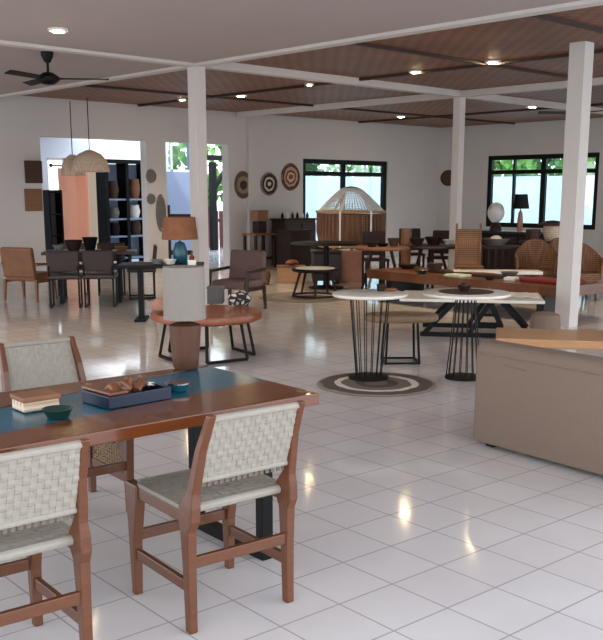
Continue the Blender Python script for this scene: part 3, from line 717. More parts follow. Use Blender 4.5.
y_, z_ = onu(449, 178, UR)
o = MB().lathe([(0, 0), (.2, 0), (.21, .02), (.15, .05), (0, .04)], n=24, sy=1.3).build('woven_wall_disc', 'darkrattan', smooth=True)
o.rotation_euler = (R(90), 0, R(-90)); o.location = (UR - .002, y_, z_); o.rotation_euler = (0, R(-90), 0)
tag(o, 'dark woven oval on the right wall just left of the far white column', 'wall decoration')

# annex contents
cv = 8.9
x, zt_ = onv(122, 163, cv)
cab = T('display_cabinet', 'tall black framed display cabinet with open shelves inside the bright annex', 'cabinet', (x, cv), 0, R(0))
wc = onv(144, 200, cv)[0] - onv(101, 200, cv)[0]
for s in (-1, 0, 1): MB().box((s * (wc / 2 - .04), 0, zt_ / 2), (.08, .4, zt_)).build('upright', 'black', cab)
MB().box((0, .19, zt_ / 2), (wc - .1, .02, zt_ - .05)).build('back_panel', 'bluegrey', cab)
for z in (.1, .6, 1.0, 1.45): MB().box((0, 0, z), (wc - .1, .36, .04)).build('shelf', 'bluegrey', cab)
MB().box((0, 0, zt_ + .03), (wc + .1, .46, .08)).build('top', 'black', cab)
for i, (sx, z, m_, r_, h_, lb) in enumerate([(-.5, 1.47, 'darkrattan', .14, .4, 'dark woven basket on the upper left shelf of the display cabinet'), (.5, 1.47, 'tan', .14, .45, 'golden brown vase on the upper right shelf of the display cabinet'),
        (-.5, 1.02, 'greyrattan', .14, .25, 'grey woven basket on the middle left shelf of the display cabinet'), (.45, 1.02, 'white', .15, .3, 'white pot on the middle right shelf of the display cabinet'),
        (-.5, .62, 'black', .14, .3, 'black pot on the lower left shelf of the display cabinet'), (.5, .62, 'darkrattan', .14, .33, 'dark woven basket on the lower right shelf of the display cabinet')]):
    k = wc / 2
    o = MB().lathe([(r_ * .7, 0), (r_, h_ * .5), (r_ * .8, h_ * .9), (r_ * .85, h_)], n=18).build('basket' if 'basket' in lb else 'pot', m_, smooth=True)
    tag(o, lb, 'basket' if 'basket' in lb else 'pot', loc=(x + sx * k, cv - .03, z - .45 * 0))
# peach curtains and pale drapes at the annex window
av = 11.6
def curtain(p0, p1, pt, pb_, m_, lb, v=av):
    x0, zt0 = onv(p0, pt, v); x1 = onv(p1, pt, v)[0]; z0 = max(.05, onv(p0, pb_, v)[1])
    vs, fs = [], []; n_ = 40
    for i in range(n_ + 1):
        xx = (x1 - x0) * i / n_; yy = .05 * math.sin(i * 1.25)
        vs += [(xx, yy, 0), (xx, yy, zt0 - z0), (xx, yy + .015, 0), (xx, yy + .015, zt0 - z0)]
    vs = [v for k_, v in enumerate(vs) if k_ % 4 < 2]
    for i in range(n_): fs.append((2 * i, 2 * i + 2, 2 * i + 3, 2 * i + 1))
    o = MB().add(vs, fs).build('curtain', m_, smooth=True); tag(o, lb, 'curtain', 'curtains in the annex', (x0, v, z0))
curtain(58, 74, 168, 262, 'peach', 'peach coloured curtain in the annex, leftmost panel')
curtain(74.5, 87, 172, 262, 'peach', 'peach coloured curtain in the annex, right panel beside the cream one')
curtain(88, 98, 170, 262, 'sheer_cream', 'cream curtain in the annex nearest the black display cabinet')
rd = T('curtain_rod', 'dark curtain rod above the peach curtains in the annex', 'curtain rod', (onv(78, 167, av)[0], av), onv(78, 168, av)[1] + .05)
MB().tube([(-.75, 0, 0), (.75, 0, 0)], .018, 8).build('rod', 'brown', rd)
for s in (-1, 1): MB().blob((s * .77, 0, 0), (.05, .05, .05)).build('finial', 'brown', rd, smooth=True)
for px_, py_, dd, lb, rr in ((73, 170, 17.2, 'pale rattan dome pendant in the annex, left one', .22), (90, 166, 16.6, 'pale rattan dome pendant in the annex, right and lower one', .33)):
    d_ = ray(px_, py_); xy = W(d_[0] * dd / d_[1], dd); zz = EYE + d_[2] * dd / d_[1]
    pd = T('pendant_lamp', lb, 'lamp', xy, zz, 0, 'rattan pendants')
    MB().lathe([(rr, -.1), (rr * 1.02, -.1), (rr * .9, .08), (rr * .6, .2), (.05, .27), (0, .27)], n=20).build('lamp_shade', 'palerattan', pd, smooth=True)
    MB().tube([(0, 0, .26), (0, 0, 3.2 - zz)], .008, 6).build('cord', 'black', pd)
# black shelf unit on the left of the annex
x, zz = onv(52, 190, 10.4)
sh = T('shelf_unit', 'narrow dark shelf unit left of the peach curtains in the annex', 'shelf', (x, 10.4), 0)
for s in (-1, 1): MB().box((s * .16, 0, zz / 2), (.04, .3, zz)).build('upright', 'black', sh)
for z in (.1, .6, 1.1, zz - .05): MB().box((0, 0, z), (.32, .3, .03)).build('shelf', 'black', sh)
MB().box((0, .14, zz / 2), (.3, .02, zz)).build('back_panel', 'grey', sh)

# ================================================================== CENTRE BACK
dst = 18.6
cs = T('side_table', 'brown side table with slatted base against the back wall under the oval disc', 'table', (onv(247, 220, VB)[0], VB - .42), 0, 0)
MB().box((0, 0, .72), (.62, .45, .04)).build('tabletop', 'tan', cs)
for sx in (-1, 1):
    for sy in (-1, 1): MB().box((sx * .27, sy * .18, .35), (.05, .05, .70)).build('leg', 'darkb', cs)
MB().box((0, 0, .2), (.56, .38, .04)).build('shelf', 'darkb', cs)
CSX = (onv(247, 220, VB)[0], VB - .42)
cr = T('crate', 'small tan wooden crate stacked on a dark block on the back side table', 'crate', CSX, 1.0, 0)
m = MB(); m.box((0, 0, .11), (.3, .24, .2)); m.build('body', 'tan', cr, bevel=.01); MB().box((0, 0, .22), (.32, .26, .02)).build('lid', 'tan', cr)
bk = MB().box((0, 0, .13), (.24, .2, .26)).build('stand_block', 'darkb', bevel=.01); tag(bk, 'dark wooden block under the small crate on the back side table', 'block', loc=(*CSX, .74), yaw=0)
ck = T('cabinet', 'dark red brown wooden cabinet against the back wall beside the woven discs', 'cabinet', (onv(283, 220, VB)[0], VB - .36), 0, 0)
MB().box((0, 0, .5), (.95, .45, 1.0)).build('body', 'brown', ck, bevel=.01)
MB().box((0, 0, 1.02), (1.0, .5, .04)).build('top', 'darkb', ck)
for s in (-1, 1):
    d_ = MB().box((s * .235, -.24, .5), (.44, .03, .86)).build('door', 'brown', ck, bevel=.006); MB().blob((s * .05, -.265, .55), (.02, .02, .03)).build('handle', 'steel', d_)
for i in range(6):
    o = MB().lathe([(.03, 0), (.035, .03), (.03, .09), (.012, .11), (.012, .14)], n=10).build('bottle', ['black', 'white', 'darkb'][i % 3], smooth=True)
    tag(o, 'small dark or white bottle standing on the dark red brown cabinet', 'bottle', 'bottles on the dark red brown cabinet', loc=(ck.location.x - .4 + .155 * i, ck.location.y - .05, 1.04))
c2 = T('chest', 'dark carved low chest with open front left of the red brown cabinet', 'chest', (onv(265, 220, VB)[0] - .1, VB - 1.05), 0, 0)
MB().box((0, 0, .42), (.6, .45, .72)).build('body', 'darkb', c2, bevel=.01); MB().box((0, 0, .8), (.65, .5, .04)).build('lid', 'darkb', c2)
for sx in (-1, 1):
    for sy in (-1, 1): MB().box((sx * .26, sy * .18, .03), (.07, .07, .06)).build('leg', 'darkb', c2)
for px_, dd, r_, lb in ((249, 17.2, .13, 'brown basket on the floor under the back side table'), (262, 16.6, .16, 'brown basket on the floor before the dark carved chest')):
    o = MB().lathe([(r_ * .8, 0), (r_, r_), (r_ * .9, r_ * 1.6)], n=18).build('basket', 'rattan', smooth=True); tag(o, lb, 'basket', loc=(*at(px_, dd), 0))
bs = T('box', 'pale wooden box with a folded orange cloth on top near the red brown cabinet', 'box', at(291, 17.0), 0, CY(0))
MB().box((0, 0, .14), (.5, .36, .28)).build('body', 'lightwood', bs, bevel=.01); MB().box((0, 0, .29), (.52, .38, .03)).build('lid', 'tan', bs)
o = MB().blob((0, 0, .055), (.14, .1, .05), 14, 8, .05).build('folded_cloth', 'orange', smooth=True); tag(o, 'orange cloth folded on the pale wooden box', 'cloth', loc=(*at(292, 17.0), .305))
# round low table on a rug
rx, rd_ = 312, 14.2
o = MB().lathe([(.0, 0), (.72, 0), (.73, .006), (.72, .012), (0, .012)], n=48).build('round_rug', 'rug2'); tag(o, 'faded round rug under the low white topped table', 'rug', loc=(*at(306, 14.5), 0))
lt = T('side_table', 'low round black table with white top and splayed dark legs on the faded rug', 'table', at(315, 14.4), .012, 0)
MB().lathe([(0, .40), (.33, .40), (.36, .42), (.36, .45), (0, .45)], n=32).build('tabletop', 'black', lt, smooth=True)
MB().lathe([(0, .45), (.3, .45), (.3, .458), (0, .458)], n=32).build('inlay', 'whitetop', lt)
for k in range(5):
    a = R(72 * k + 10); MB().tube([(.24 * math.cos(a), .24 * math.sin(a), .4), (.36 * math.cos(a), .36 * math.sin(a), .02)], .022, 8, .016).build('leg', 'darkb', lt)
MB().tube([(.34 * math.cos(R(i * 15)), .34 * math.sin(R(i * 15)), .035) for i in range(24)], .016, 6, closed=True).build('foot_ring', 'darkb', lt)
# black round table behind it
bt2 = T('round_table', 'round thin black pedestal table between the low white topped table and the cocoon', 'table', at(326, 16.0), 0, 0)
MB().lathe([(0, .745), (.60, .745), (.62, .76), (.6, .775), (0, .775)], n=36).build('tabletop', 'black', bt2, smooth=True)
MB().lathe([(.3, 0), (.3, .02), (.05, .05), (.045, .745)], n=20).build('pedestal', 'black', bt2, smooth=True)
ch = T('chest', 'glossy dark red brown chest on short feet under the round black table', 'chest', at(326, 16.9), 0, CY(5))
MB().box((0, 0, .3), (.5, .35, .5)).build('body', 'brown', ch, bevel=.02); MB().box((0, 0, .57), (.54, .39, .04)).build('lid', 'brown', ch, bevel=.01)
for sx in (-1, 1): MB().box((sx * .2, 0, .025), (.06, .3, .05)).build('foot', 'darkb', ch)
# rattan cocoon (big woven birdcage-like pod)
po = T('rattan_cocoon', 'large rattan cocoon seat with a white net dome and wooden rods before the back window', 'cocoon seat', at(350, 18.2), 0, CY(0))
MB().lathe([(.60, .62), (.63, .75), (.62, 1.2)], n=36).build('rod_shell', 'rattan', po, smooth=True)
b = MB()
for i in range(44):
    a = 2 * math.pi * i / 44; b.tube([(.60 * math.cos(a), .60 * math.sin(a), .60), (.655 * math.cos(a), .655 * math.sin(a), .9), (.645 * math.cos(a), .645 * math.sin(a), 1.25)], .014, 5)
b.build('rods', mat('cocoon_rods', '#7a5740', .6, .3, 6), po)
b = MB()
dome = lambda t_: (.16 + .48 * (1 - (t_ / R(90))) ** .85, 1.25 + .44 * (t_ / R(90)))
for i in range(60):
    a = 2 * math.pi * i / 60
    b.tube([(dome(R(k * 10))[0] * math.cos(a), dome(R(k * 10))[0] * math.sin(a), dome(R(k * 10))[1]) for k in range(10)], .010, 5)
for k in (1, 2, 3, 4, 5, 6, 7, 8):
    r_, z_ = dome(R(k * 10)); b.tube([(r_ * math.cos(R(j * 15)), r_ * math.sin(R(j * 15)), z_) for j in range(24)], .007, 5, closed=True)
b.build('net_dome', 'white', po)
MB().lathe([(.17, 1.68), (.13, 1.71), (.0, 1.73)], n=24).build('cap', 'greyrattan', po, smooth=True)
for z_, r_ in ((.6, .62), (1.25, .66)):
    MB().tube([(r_ * math.cos(R(j * 15)), r_ * math.sin(R(j * 15)), z_) for j in range(24)], .025, 6, closed=True).build('hoop', 'lightwood', po)
for a in (-60, 115, 250):
    a = R(a); MB().tube([(.69 * math.cos(a), .69 * math.sin(a), .6 + .11 * k) if k < 7 else ((dome(R((k - 6) * 12))[0] + .02) * math.cos(a), (dome(R((k - 6) * 12))[0] + .02) * math.sin(a), dome(R((k - 6) * 12))[1]) for k in range(12)], .02, 6).build('band', 'white', po)
b = MB()
for a in (30, 150, 270): b.tube([(.35 * math.cos(R(a)), .35 * math.sin(R(a)), .62), (.5 * math.cos(R(a)), .5 * math.sin(R(a)), 0)], .03, 7)
b.build('stand', 'lightwood', po)
o = MB().box((0, 0, .28), (.42, .3, .56)).build('plinth', 'pink', bevel=.01); tag(o, 'pinkish terracotta plinth in front of the rattan cocoon', 'plinth', loc=(*at(352, 17.2), 0), yaw=CY(0))

# ================================================================== WHITE TABLES (middle right)
o = MB().lathe([(0, 0), (.60, 0), (.62, .006), (.60, .014), (0, .014)], n=64).build('round_rug', 'rug', smooth=False)
rg = g(376.5, 384.5, 0); tag(o, 'round braided rug in brown and cream rings under the nearer white table', 'rug', loc=(*rg, 0)); o.scale = (.82, .82, 1)
def wire_table(label, xy, rt, rb, rtop, ztop, z0, group, nb=22, ring=None):
    ring = ring or rb
    t_ = T('round_table', label, 'table', xy, z0, 0, group)
    zt = ztop - z0
    MB().lathe([(0, zt - .03), (rt - .01, zt - .03), (rt, zt - .02), (rt, zt - .004), (rt - .006, zt), (0, zt)], n=48).build('tabletop', 'whitetop', t_, smooth=True)
    b = MB()
    for i in range(nb):
        a = 2 * math.pi * i / nb; c, s = math.cos(a), math.sin(a)
        b.tube([(rb * c, rb * s, .02), (rtop * c, rtop * s, zt - .03)], .0045, 5)
    b.build('wire_rods', 'black', t_)
    MB().lathe([(.0, 0), (ring + .01, 0), (ring + .01, .02), (0, .024)], n=36).build('base_ring', 'black', t_)
    MB().lathe([(0, zt - .045), (rtop + .02, zt - .045), (rtop + .02, zt - .03), (0, zt - .03)], n=30).build('top_plate', 'black', t_)
    return t_
g1 = 'white round tables on wire bases'
T1, T2 = g(368.5, 379.5, 0), g(463, 378, 0)
wire_table('round white table on a black wire cage base standing on the braided rug', T1, .325, .11, .17, .76, .014, g1, 14, .165)
MBx = g(371, 292.5, .76)
t1c = g(371.5, 379.5, 0)
wire_table('round white table on a narrow wire cone base beside the beige sofa', T2, .385, .15, .085, .76, 0, g1, 16)
t2c = T2
mt = MB().lathe([(0, 0), (.23, 0), (.24, .004), (.22, .008), (0, .006)], n=36).build('placemat', 'darkrattan'); tag(mt, 'dark woven round placemat on the white table beside the sofa', 'placemat', loc=(*t2c, .76))
pt = T('bowl', 'small dark brown bowl holding a round fruit on the dark placemat', 'bowl', t2c, .768)
MB().lathe([(0, .006), (.03, .01), (.055, .05), (.06, .05), (.04, 0), (0, 0)][::-1], n=18).build('body', 'darkb', pt, smooth=True); pt.location.x -= .03
fr = MB().blob((0, 0, .03), (.032, .032, .032)).build('fruit', 'brown', smooth=True); tag(fr, 'round brown fruit in the small bowl on the dark placemat', 'fruit', loc=(t2c[0] - .03, t2c[1], .782))
cp = T('cup', 'dark ceramic cup on the white table above the braided rug', 'cup', g(381, 291, .76), .76)
MB().lathe([(0, .005), (.028, .005), (.036, .06), (.04, .06), (.034, 0), (0, 0)][::-1], n=16).build('body', 'darkb', cp, smooth=True); MB().tube([(.036, 0, .05), (.06, 0, .04), (.058, 0, .02), (.034, 0, .015)], .005, 6).build('handle', 'darkb', cp)
br = MB().blob((0, 0, .014), (.06, .035, .016)).build('stone_ornament', 'tan', smooth=True); tag(br, 'flat tan stone beside the cup on the white table above the rug', 'ornament', loc=(*g(391, 291, .76), .758), yaw=CY(20))
# small bench/stool behind table 1
bn = T('bench', 'oval dark topped bench on black looped legs behind the nearer white table', 'bench', g(400, 362, 0), 0, CY(2))
MB().lathe([(0, .40), (.34, .40), (.36, .415), (.36, .455), (.34, .47), (0, .47)], n=40, sy=.55).build('seat', 'bench', bn, smooth=True)
for s in (-1, 1):
    b = MB(); x = s * .16
    pts = [(x - s * .02, -.12, .40), (x, -.16, .014), (x, .16, .014), (x - s * .02, .12, .40)]
    for q, r_ in zip(pts, pts[1:]): b.bar(q, r_, .02, .02)
    b.build('leg', 'black', bn)
b = MB(); 
for s in (-1, 1): b.bar((-.16, s * .15, .014), (.16, s * .15, .014), .018, .018)
b.build('floor_bar', 'black', bn)

# low white trestle table
q0, q1 = Vector(g(424, 336, 0)), Vector(g(502, 338, 0))
ax = (q1 - q0).normalized(); yw = math.atan2(ax.y, ax.x); mid = (q0 + q1) / 2 + Vector((-ax.y, ax.x)) * .38
tr = T('trestle_table', 'low white topped table on splayed black A frame trestles in front of the long slab', 'table', mid, 0, yw)
MB().box((.08, 0, .415), (1.6, .9, .035)).build('tabletop', 'whitetop', tr, bevel=.01)
for yy in (-.38, .38):
    b = MB(); b.bar((-.48, yy, .025), (.48, yy, .025), .045, .05, (0, 0, 1)); b.build('floor_bar', 'black', tr)
    for p_, q_ in (((-.44, .03), (-.1, .4)), ((.06, .03), (.29, .4)), ((.46, .03), (.29, .4)), ((.76, .03), (.42, .4))):
        MB().bar((p_[0], yy, p_[1]), (q_[0], yy, q_[1]), .05, .05, (0, 1, 0)).build('leg', 'black', tr)
    MB().bar((.15, yy, .16), (.4, yy, .16), .03, .03).build('cross_bar', 'black', tr)
cl = MB()
vs, fs = [], []
for i in range(13):
    for j in range(9): vs.append((i / 12 * .34, j / 8 * .5, .004 + .006 * (1 + math.sin(i * 1.1 + j * .7))))
for i in range(12):
    for j in range(8): a = i * 9 + j; fs.append((a, a + 9, a + 10, a + 1))
cl.add(vs, fs); o = cl.build('folded_cloth', 'white', smooth=True); sd = o.modifiers.new('s', 'SOLIDIFY'); sd.thickness = .004
lc = tr.matrix_world
tag(o, 'white folded cloth lying on the right part of the low trestle table', 'cloth', loc=(mid.x + math.cos(yw) * .5 + math.sin(yw) * .2, mid.y + math.sin(yw) * .5 - math.cos(yw) * .2, .435), yaw=yw)
pf = T('pouf', 'small pinkish beige round pouf behind the oak table at the right', 'pouf', at(547, 10.0), 0, 0)
MB().lathe([(.0, .05), (.13, .05), (.16, .1), (.165, .22), (.15, .31), (.1, .335), (0, .34)], n=28).build('cushion', 'sofa', pf, smooth=True)
MB().lathe([(0, 0), (.12, 0), (.12, .05), (0, .05)], n=24).build('base', 'brown', pf)

# ================================================================== LONG SLAB TABLE
e0, e1 = Vector(g(366, 269.5, .46)), Vector(g(557, 287.5, .46))
ax = (e1 - e0); Ls = ax.length; ax.normalize(); nn = Vector((-ax.y, ax.x)); yw = math.atan2(ax.y, ax.x)
mid = (e0 + e1) / 2 + nn * .5
ls = T('slab_table', 'very long thick reclaimed wood slab table crossing in front of the right wall', 'table', mid, 0, yw)
b = MB(); k = 26; vs, fs = [], []
for i in range(k + 1):
    x = -Ls / 2 + Ls * i / k; w0 = -.5 + .02 * math.sin(i * 1.3) + .012 * math.sin(i * 3.1); w1 = .5 + .03 * math.sin(i * 1.7 + 1)
    vs += [(x, w0, .46), (x, w1, .46), (x, w1 - .02, .33), (x, w0 + .02, .33)]
for i in range(k): fs += [(4 * i, 4 * i + 4, 4 * i + 5, 4 * i + 1), (4 * i + 1, 4 * i + 5, 4 * i + 6, 4 * i + 2), (4 * i + 2, 4 * i + 6, 4 * i + 7, 4 * i + 3), (4 * i + 3, 4 * i + 7, 4 * i + 4, 4 * i)]
fs += [(0, 1, 2, 3), (4 * k + 3, 4 * k + 2, 4 * k + 1, 4 * k)]
b.add(vs, fs).build('tabletop', 'reclaimed', ls)
for s in (-1, 1): MB().box((s * (Ls / 2 - .35), 0, .165), (.12, .7, .33)).build('leg', 'blackwood', ls)
def onslab(f, w=0): p = mid + ax * (Ls * f) + nn * w; return (p.x, p.y, .46)
o = MB().box((0, 0, .006), (1.6, .26, .012)).build('table_runner', 'black', bevel=.003); tag(o, 'black cloth runner laid along the long slab table', 'table runner', loc=onslab(-.08), yaw=yw)
o = MB().box((0, 0, .025), (.75, .4, .05)).build('folded_cloth', 'red', bevel=.02); tag(o, 'dark red folded cloth on the right end of the long slab table', 'cloth', loc=onslab(.38, -.05), yaw=yw)
o = MB().box((0, 0, .02), (.16, .2, .04)).build('folded_cloth', 'white', bevel=.01); tag(o, 'small white folded cloth beside the dark red cloth on the slab table', 'cloth', loc=onslab(.215, -.15), yaw=yw + .4)
gw_ = mat('pale_green_paper', '#c5d3b5', .8, .1, 10)
o = MB().box((0, 0, .015), (.3, .24, .03)).build('booklet', gw_, bevel=.004); tag(o, 'pale green booklet on the long slab table by the far column', 'booklet', loc=(*onslab(-.02, -.3)[:2], .46), yaw=yw)
for i, (f, w, r_, h_, m_) in enumerate([(-.42, .1, .14, .07, 'darkb'), (-.3, .28, .12, .1, 'darkrattan'), (-.2, -.36, .09, .05, 'green'), (.1, .3, .12, .06, 'grey'), (.16, -.36, .07, .05, 'darkb')]):
    o = MB().lathe([(0, .008), (r_ * .5, .01), (r_, h_), (r_ + .008, h_), (r_ * .6, 0), (0, 0)][::-1], n=20).build('bowl', m_, smooth=True)
    lb = ['wide dark wooden bowl at the far left end of the slab table', 'dark woven bowl second from the left end of the slab table', 'dark green bowl near the front edge of the slab table',
          'grey bowl at the back edge of the slab table right of centre', 'small dark bowl at the front edge of the slab table right of centre'][i]
    tag(o, lb, 'bowl', loc=onslab(f, w))

# ================================================================== RIGHT, NEAR: sofa and oak table
s0, s1 = Vector(g(470, 444, 0)), Vector(g(566, 471, 0))
ax = (s1 - s0).normalized(); nn = Vector((-ax.y, ax.x)); yw = math.atan2(ax.y, ax.x)
SL = 1.9
so = T('sofa', 'beige upholstered low sofa seen from behind at the right edge', 'sofa', s0 + ax * SL / 2 + nn * .42, 0, yw)
b = MB()
hh = .675
def rbox(mb, c, d, r, m_=4):
    """box with rounded upright edges and soft top"""
    hx, hy = d[0] / 2, d[1] / 2; rings = []
    for k in range(m_ + 1):
        a = math.pi / 2 * k / m_; rings.append((d[2] - r + r * math.sin(a), r - r * math.cos(a)))
    rings = [(0, .012), (.02, 0)] + rings
    vs, fs = [], []; n_ = 0
    for z, inset in rings:
        ring = []
        rr = max(.005, r - inset)
        for cx_, cy_, a0 in ((hx - r, hy - r, 0), (-hx + r, hy - r, 90), (-hx + r, -hy + r, 180), (hx - r, -hy + r, 270)):
            for k in range(5): a = R(a0 + 22.5 * k); ring.append((c[0] + cx_ + rr * math.cos(a), c[1] + cy_ + rr * math.sin(a), c[2] + z))
        n_ = len(ring); vs += ring
    for i in range(len(rings) - 1):
        for j in range(n_): fs.append((i * n_ + j, i * n_ + (j + 1) % n_, (i + 1) * n_ + (j + 1) % n_, (i + 1) * n_ + j))
    fs += [tuple(range(n_))[::-1], tuple(range((len(rings) - 1) * n_, len(rings) * n_))]
    mb.add(vs, fs)
rbox(b, (0, -.32, .03), (SL, .2, hh - .03), .05); b.build('backrest', 'sofa', so, smooth=True)
b = MB(); rbox(b, (0, .1, .03), (SL - .02, .64, .37), .05); b.build('seat', 'sofa', so, smooth=True)
for s in (-1, 1):
    b = MB(); rbox(b, (s * (SL / 2 - .09), .1, .03), (.18, .64, .5), .06); b.build('armrest', 'sofa', so, smooth=True)
b = MB(); b.tube([(-SL / 2 + .05, -.423, hh - .07), (SL / 2 - .05, -.423, hh - .07)], .004, 6); b.tube([(-SL / 2 + .25, -.423, hh - .12), (-SL / 2 + .42, -.423, hh - .125)], .004, 6); b.build('seam', 'sofa', so)
for sx in (-1, 1):
    for sy in (-.34, .34): MB().box((sx * (SL / 2 - .12), sy, .016), (.06, .06, .032)).build('foot', 'black', so)
o0 = Vector(g(503, 341, .45))
ot = T('coffee_table', 'pale oak coffee table beyond the beige sofa at the right edge', 'table', o0 + Vector(W(.62, .3)) - Vector(W(0, 0)), 0, CY(-12))
MB().box((0, 0, .42), (1.2, .62, .07)).build('tabletop', 'lightwood', ot, bevel=.01)
for sx in (-1, 1):
    for sy in (-1, 1): MB().box((sx * .5, sy * .24, .19), (.06, .06, .385)).build('leg', 'lightwood', ot)

# ================================================================== RIGHT BACK
def cross_table(label, xy, yaw, w, d, m_, group=None, name='round_table', ztop=.75):
    t_ = T(name, label, 'table', xy, 0, yaw, group)
    MB().lathe([(0, ztop - .05), (w / 2 - .02, ztop - .05), (w / 2, ztop - .03), (w / 2, ztop - .006), (w / 2 - .01, ztop), (0, ztop)], n=36, sy=d / w).build('tabletop', m_, t_, smooth=True)
    for a in (45, 135, 225, 315):
        c, s = math.cos(R(a)), math.sin(R(a)); MB().tube([(.15 * c, .15 * s, ztop - .05), (w * .36 * c, d * .36 * s, 0)], .028, 8, .02).build('leg', 'darkb', t_)
    MB().tube([(-w * .2, 0, .3), (w * .2, 0, .3)], .02, 6).build('stretcher', 'darkb', t_)
    return t_
cross_table('round tan wooden table right of the rattan cocoon on crossed dark legs', at(381, 15.2), 0, .9, .9, 'tan', 'round tables before the far corner')
cross_table('round dark brown table left of the far white column on crossed legs', at(430, 15.7), 0, 1.0, 1.0, 'brown', 'round tables before the far corner')
for i, (px_, dd, m_, r_, h_, lb) in enumerate([(371, 15.1, 'darkb', .1, .08, 'dark wooden bowl at the left of the round tan table'), (382, 15.2, 'black', .1, .05, 'wide black tray on the round tan table'), (393, 15.3, 'darkrattan', .1, .13, 'dark woven bowl at the right of the round tan table'),
        (416, 15.5, 'darkb', .12, .12, 'dark wide mouthed bowl at the left of the round dark brown table'), (432.5, 15.75, 'darkb', .15, .13, 'widest dark bowl in the middle of the round dark brown table'), (447, 15.9, 'white', .09, .08, 'white bowl at the right of the round dark brown table')]):
    o = MB().lathe([(0, .01), (r_ * .5, .012), (r_, h_), (r_ + .01, h_), (r_ * .6, 0), (0, 0)][::-1], n=20).build('bowl', m_, smooth=True)
    tag(o, lb, 'bowl', loc=(*at(px_, dd), .75))
o = MB().lathe([(.08, 0), (.09, .5), (.1, .98)], n=16).build('basket', 'tan', smooth=True); tag(o, 'tall narrow tan woven basket standing behind the gap between the two round tables', 'basket', loc=(*at(405, 16.7), 0))
# dark dining chairs around
def ladder_chair(label, xy, yaw, m, group, hb=.92):
    c = T('wooden_chair', label, 'chair', xy, 0, yaw, group)
    MB().box((0, 0, .45), (.44, .42, .04)).build('seat', m, c, bevel=.01)
    MB().box((0, -.23, .72), (.4, .03, hb - .5), 0, ('X', .08)).build('backrest', m, c, bevel=.01)
    for s in (-1, 1):
        MB().sec([(s * .19, -.19, 0, .035, .035), (s * .19, -.19, .45, .04, .04), (s * .19, -.24, hb, .03, .03)]).build('leg', m, c)
        MB().sec([(s * .19, .18, 0, .035, .035), (s * .19, .18, .43, .04, .04)]).build('leg', m, c)
        MB().bar((s * .19, -.19, .2), (s * .19, .18, .2), .02, .03).build('stretcher', m, c)
    return c
gg = 'wooden chairs at the back tables'
l0 = ladder_chair('dark brown wooden chair behind the round tan table near the cocoon', at(375, 16.5), CY(185), M['darkb'], gg)
dup(l0, at(440, 17.0), 0, CY(160), 'dark brown wooden chair behind the round dark brown table', gg)
dup(l0, at(411, 18.0), 0, CY(185), 'dark brown wooden chair against the far corner behind both round tables', gg)
# beyond the far column: table with rattan chairs in front of the right window
rc = ladder_chair('tall backed brown rattan chair immediately right of the far white column', at(468, 14.9), CY(175), M['rattan'], None, 1.12)
rt = T('dining_table', 'dark slatted dining table before the right window carrying baskets', 'table', at(495, 15.5), 0, CY(-3))
MB().box((0, 0, .73), (.8, .6, .04)).build('tabletop', 'darkb', rt)
for sx in (-1, 1):
    for sy in (-1, 1): MB().box((sx * .35, sy * .25, .355), (.05, .05, .71)).build('leg', 'darkb', rt)
b = MB()
for i in range(6): b.box((-.27 + .11 * i, -.25, .5), (.03, .02, .42))
b.build('slats', 'darkb', rt)
bw = MB().lathe([(0, .01), (.1, .015), (.24, .12), (.25, .12), (.13, 0), (0, 0)][::-1], n=24).build('bowl', 'greyrattan', smooth=True); tag(bw, 'wide shallow grey woven bowl on the dark slatted table', 'bowl', loc=(*at(493, 15.45), .75))
pl = MB().blob((0, 0, .07), (.1, .1, .07)).build('gourd', 'cream', smooth=True); tag(pl, 'pale round gourd sitting in the shallow grey bowl', 'ornament', loc=(*at(494, 15.45), .78))
pm = T('lantern', 'white globe lantern on a brown foot at the left of the right window', 'lamp', at(493, 17.75), .9)
MB().lathe([(.12, 0), (.1, .1), (.05, .16)], n=16).build('foot', 'brown', pm, smooth=True); MB().blob((0, 0, .34), (.16, .16, .19), 18, 12).build('globe', 'white', pm, smooth=True)
sdb = T('sideboard', 'dark teal framed sideboard under the right window', 'sideboard', at(505, 17.7), 0, R(90))
MB().box((0, 0, .45), (2.3, .4, .82)).build('body', 'blackwood', sdb, bevel=.01); MB().box((0, 0, .88), (2.36, .46, .04)).build('top', 'green', sdb)
for s in (-1, 0, 1): MB().box((s * .74, .21 * 1, .45), (.68, .02, .7)).build('door', 'brown', sdb, bevel=.005)
for s in (-1, 1): MB().box((s * 1.0, 0, .02), (.08, .36, .04)).build('foot', 'black', sdb)
lamp2('table lamp with a black tapered shade and pinkish stem before the right window', at(517, 17.2), .9, 'pink', 'black', .42, .05, .26, .15, .11)
# rattan tub chairs
def tub(label, xy, yaw, m_, group, sc=1):
    c = T('rattan_armchair', label, 'chair', xy, 0, yaw, group)
    vs, fs = [], []; n_ = 18
    for i in range(n_ + 1):
        a = R(-200 + 220 * i / n_); ca_, sa_ = math.cos(a), math.sin(a); hgt = .62 + .26 * max(0, math.sin(-a)) ** 1.5 if True else 0
        for rr, z in ((.30, .3), (.34, hgt), (.31, hgt), (.27, .3)): vs.append((rr * ca_, rr * sa_, z))
    for i in range(n_):
        for k in range(4): fs.append((4 * i + k, 4 * i + 4 + k, 4 * i + 4 + (k + 1) % 4, 4 * i + (k + 1) % 4))
    fs += [(0, 1, 2, 3), tuple(4 * n_ + k for k in (3, 2, 1, 0))]
    MB().add(vs, fs).build('backrest', m_, c, smooth=False)
    MB().lathe([(0, .3), (.28, .3), (.3, .36), (.27, .42), (0, .43)], n=24).build('seat', m_, c, smooth=True)
    for a in (45, 135, 225, 315): MB().tube([(.22 * math.cos(R(a)), .22 * math.sin(R(a)), .31), (.26 * math.cos(R(a)), .26 * math.sin(R(a)), 0)], .02, 7).build('leg', 'brown', c)
    return c
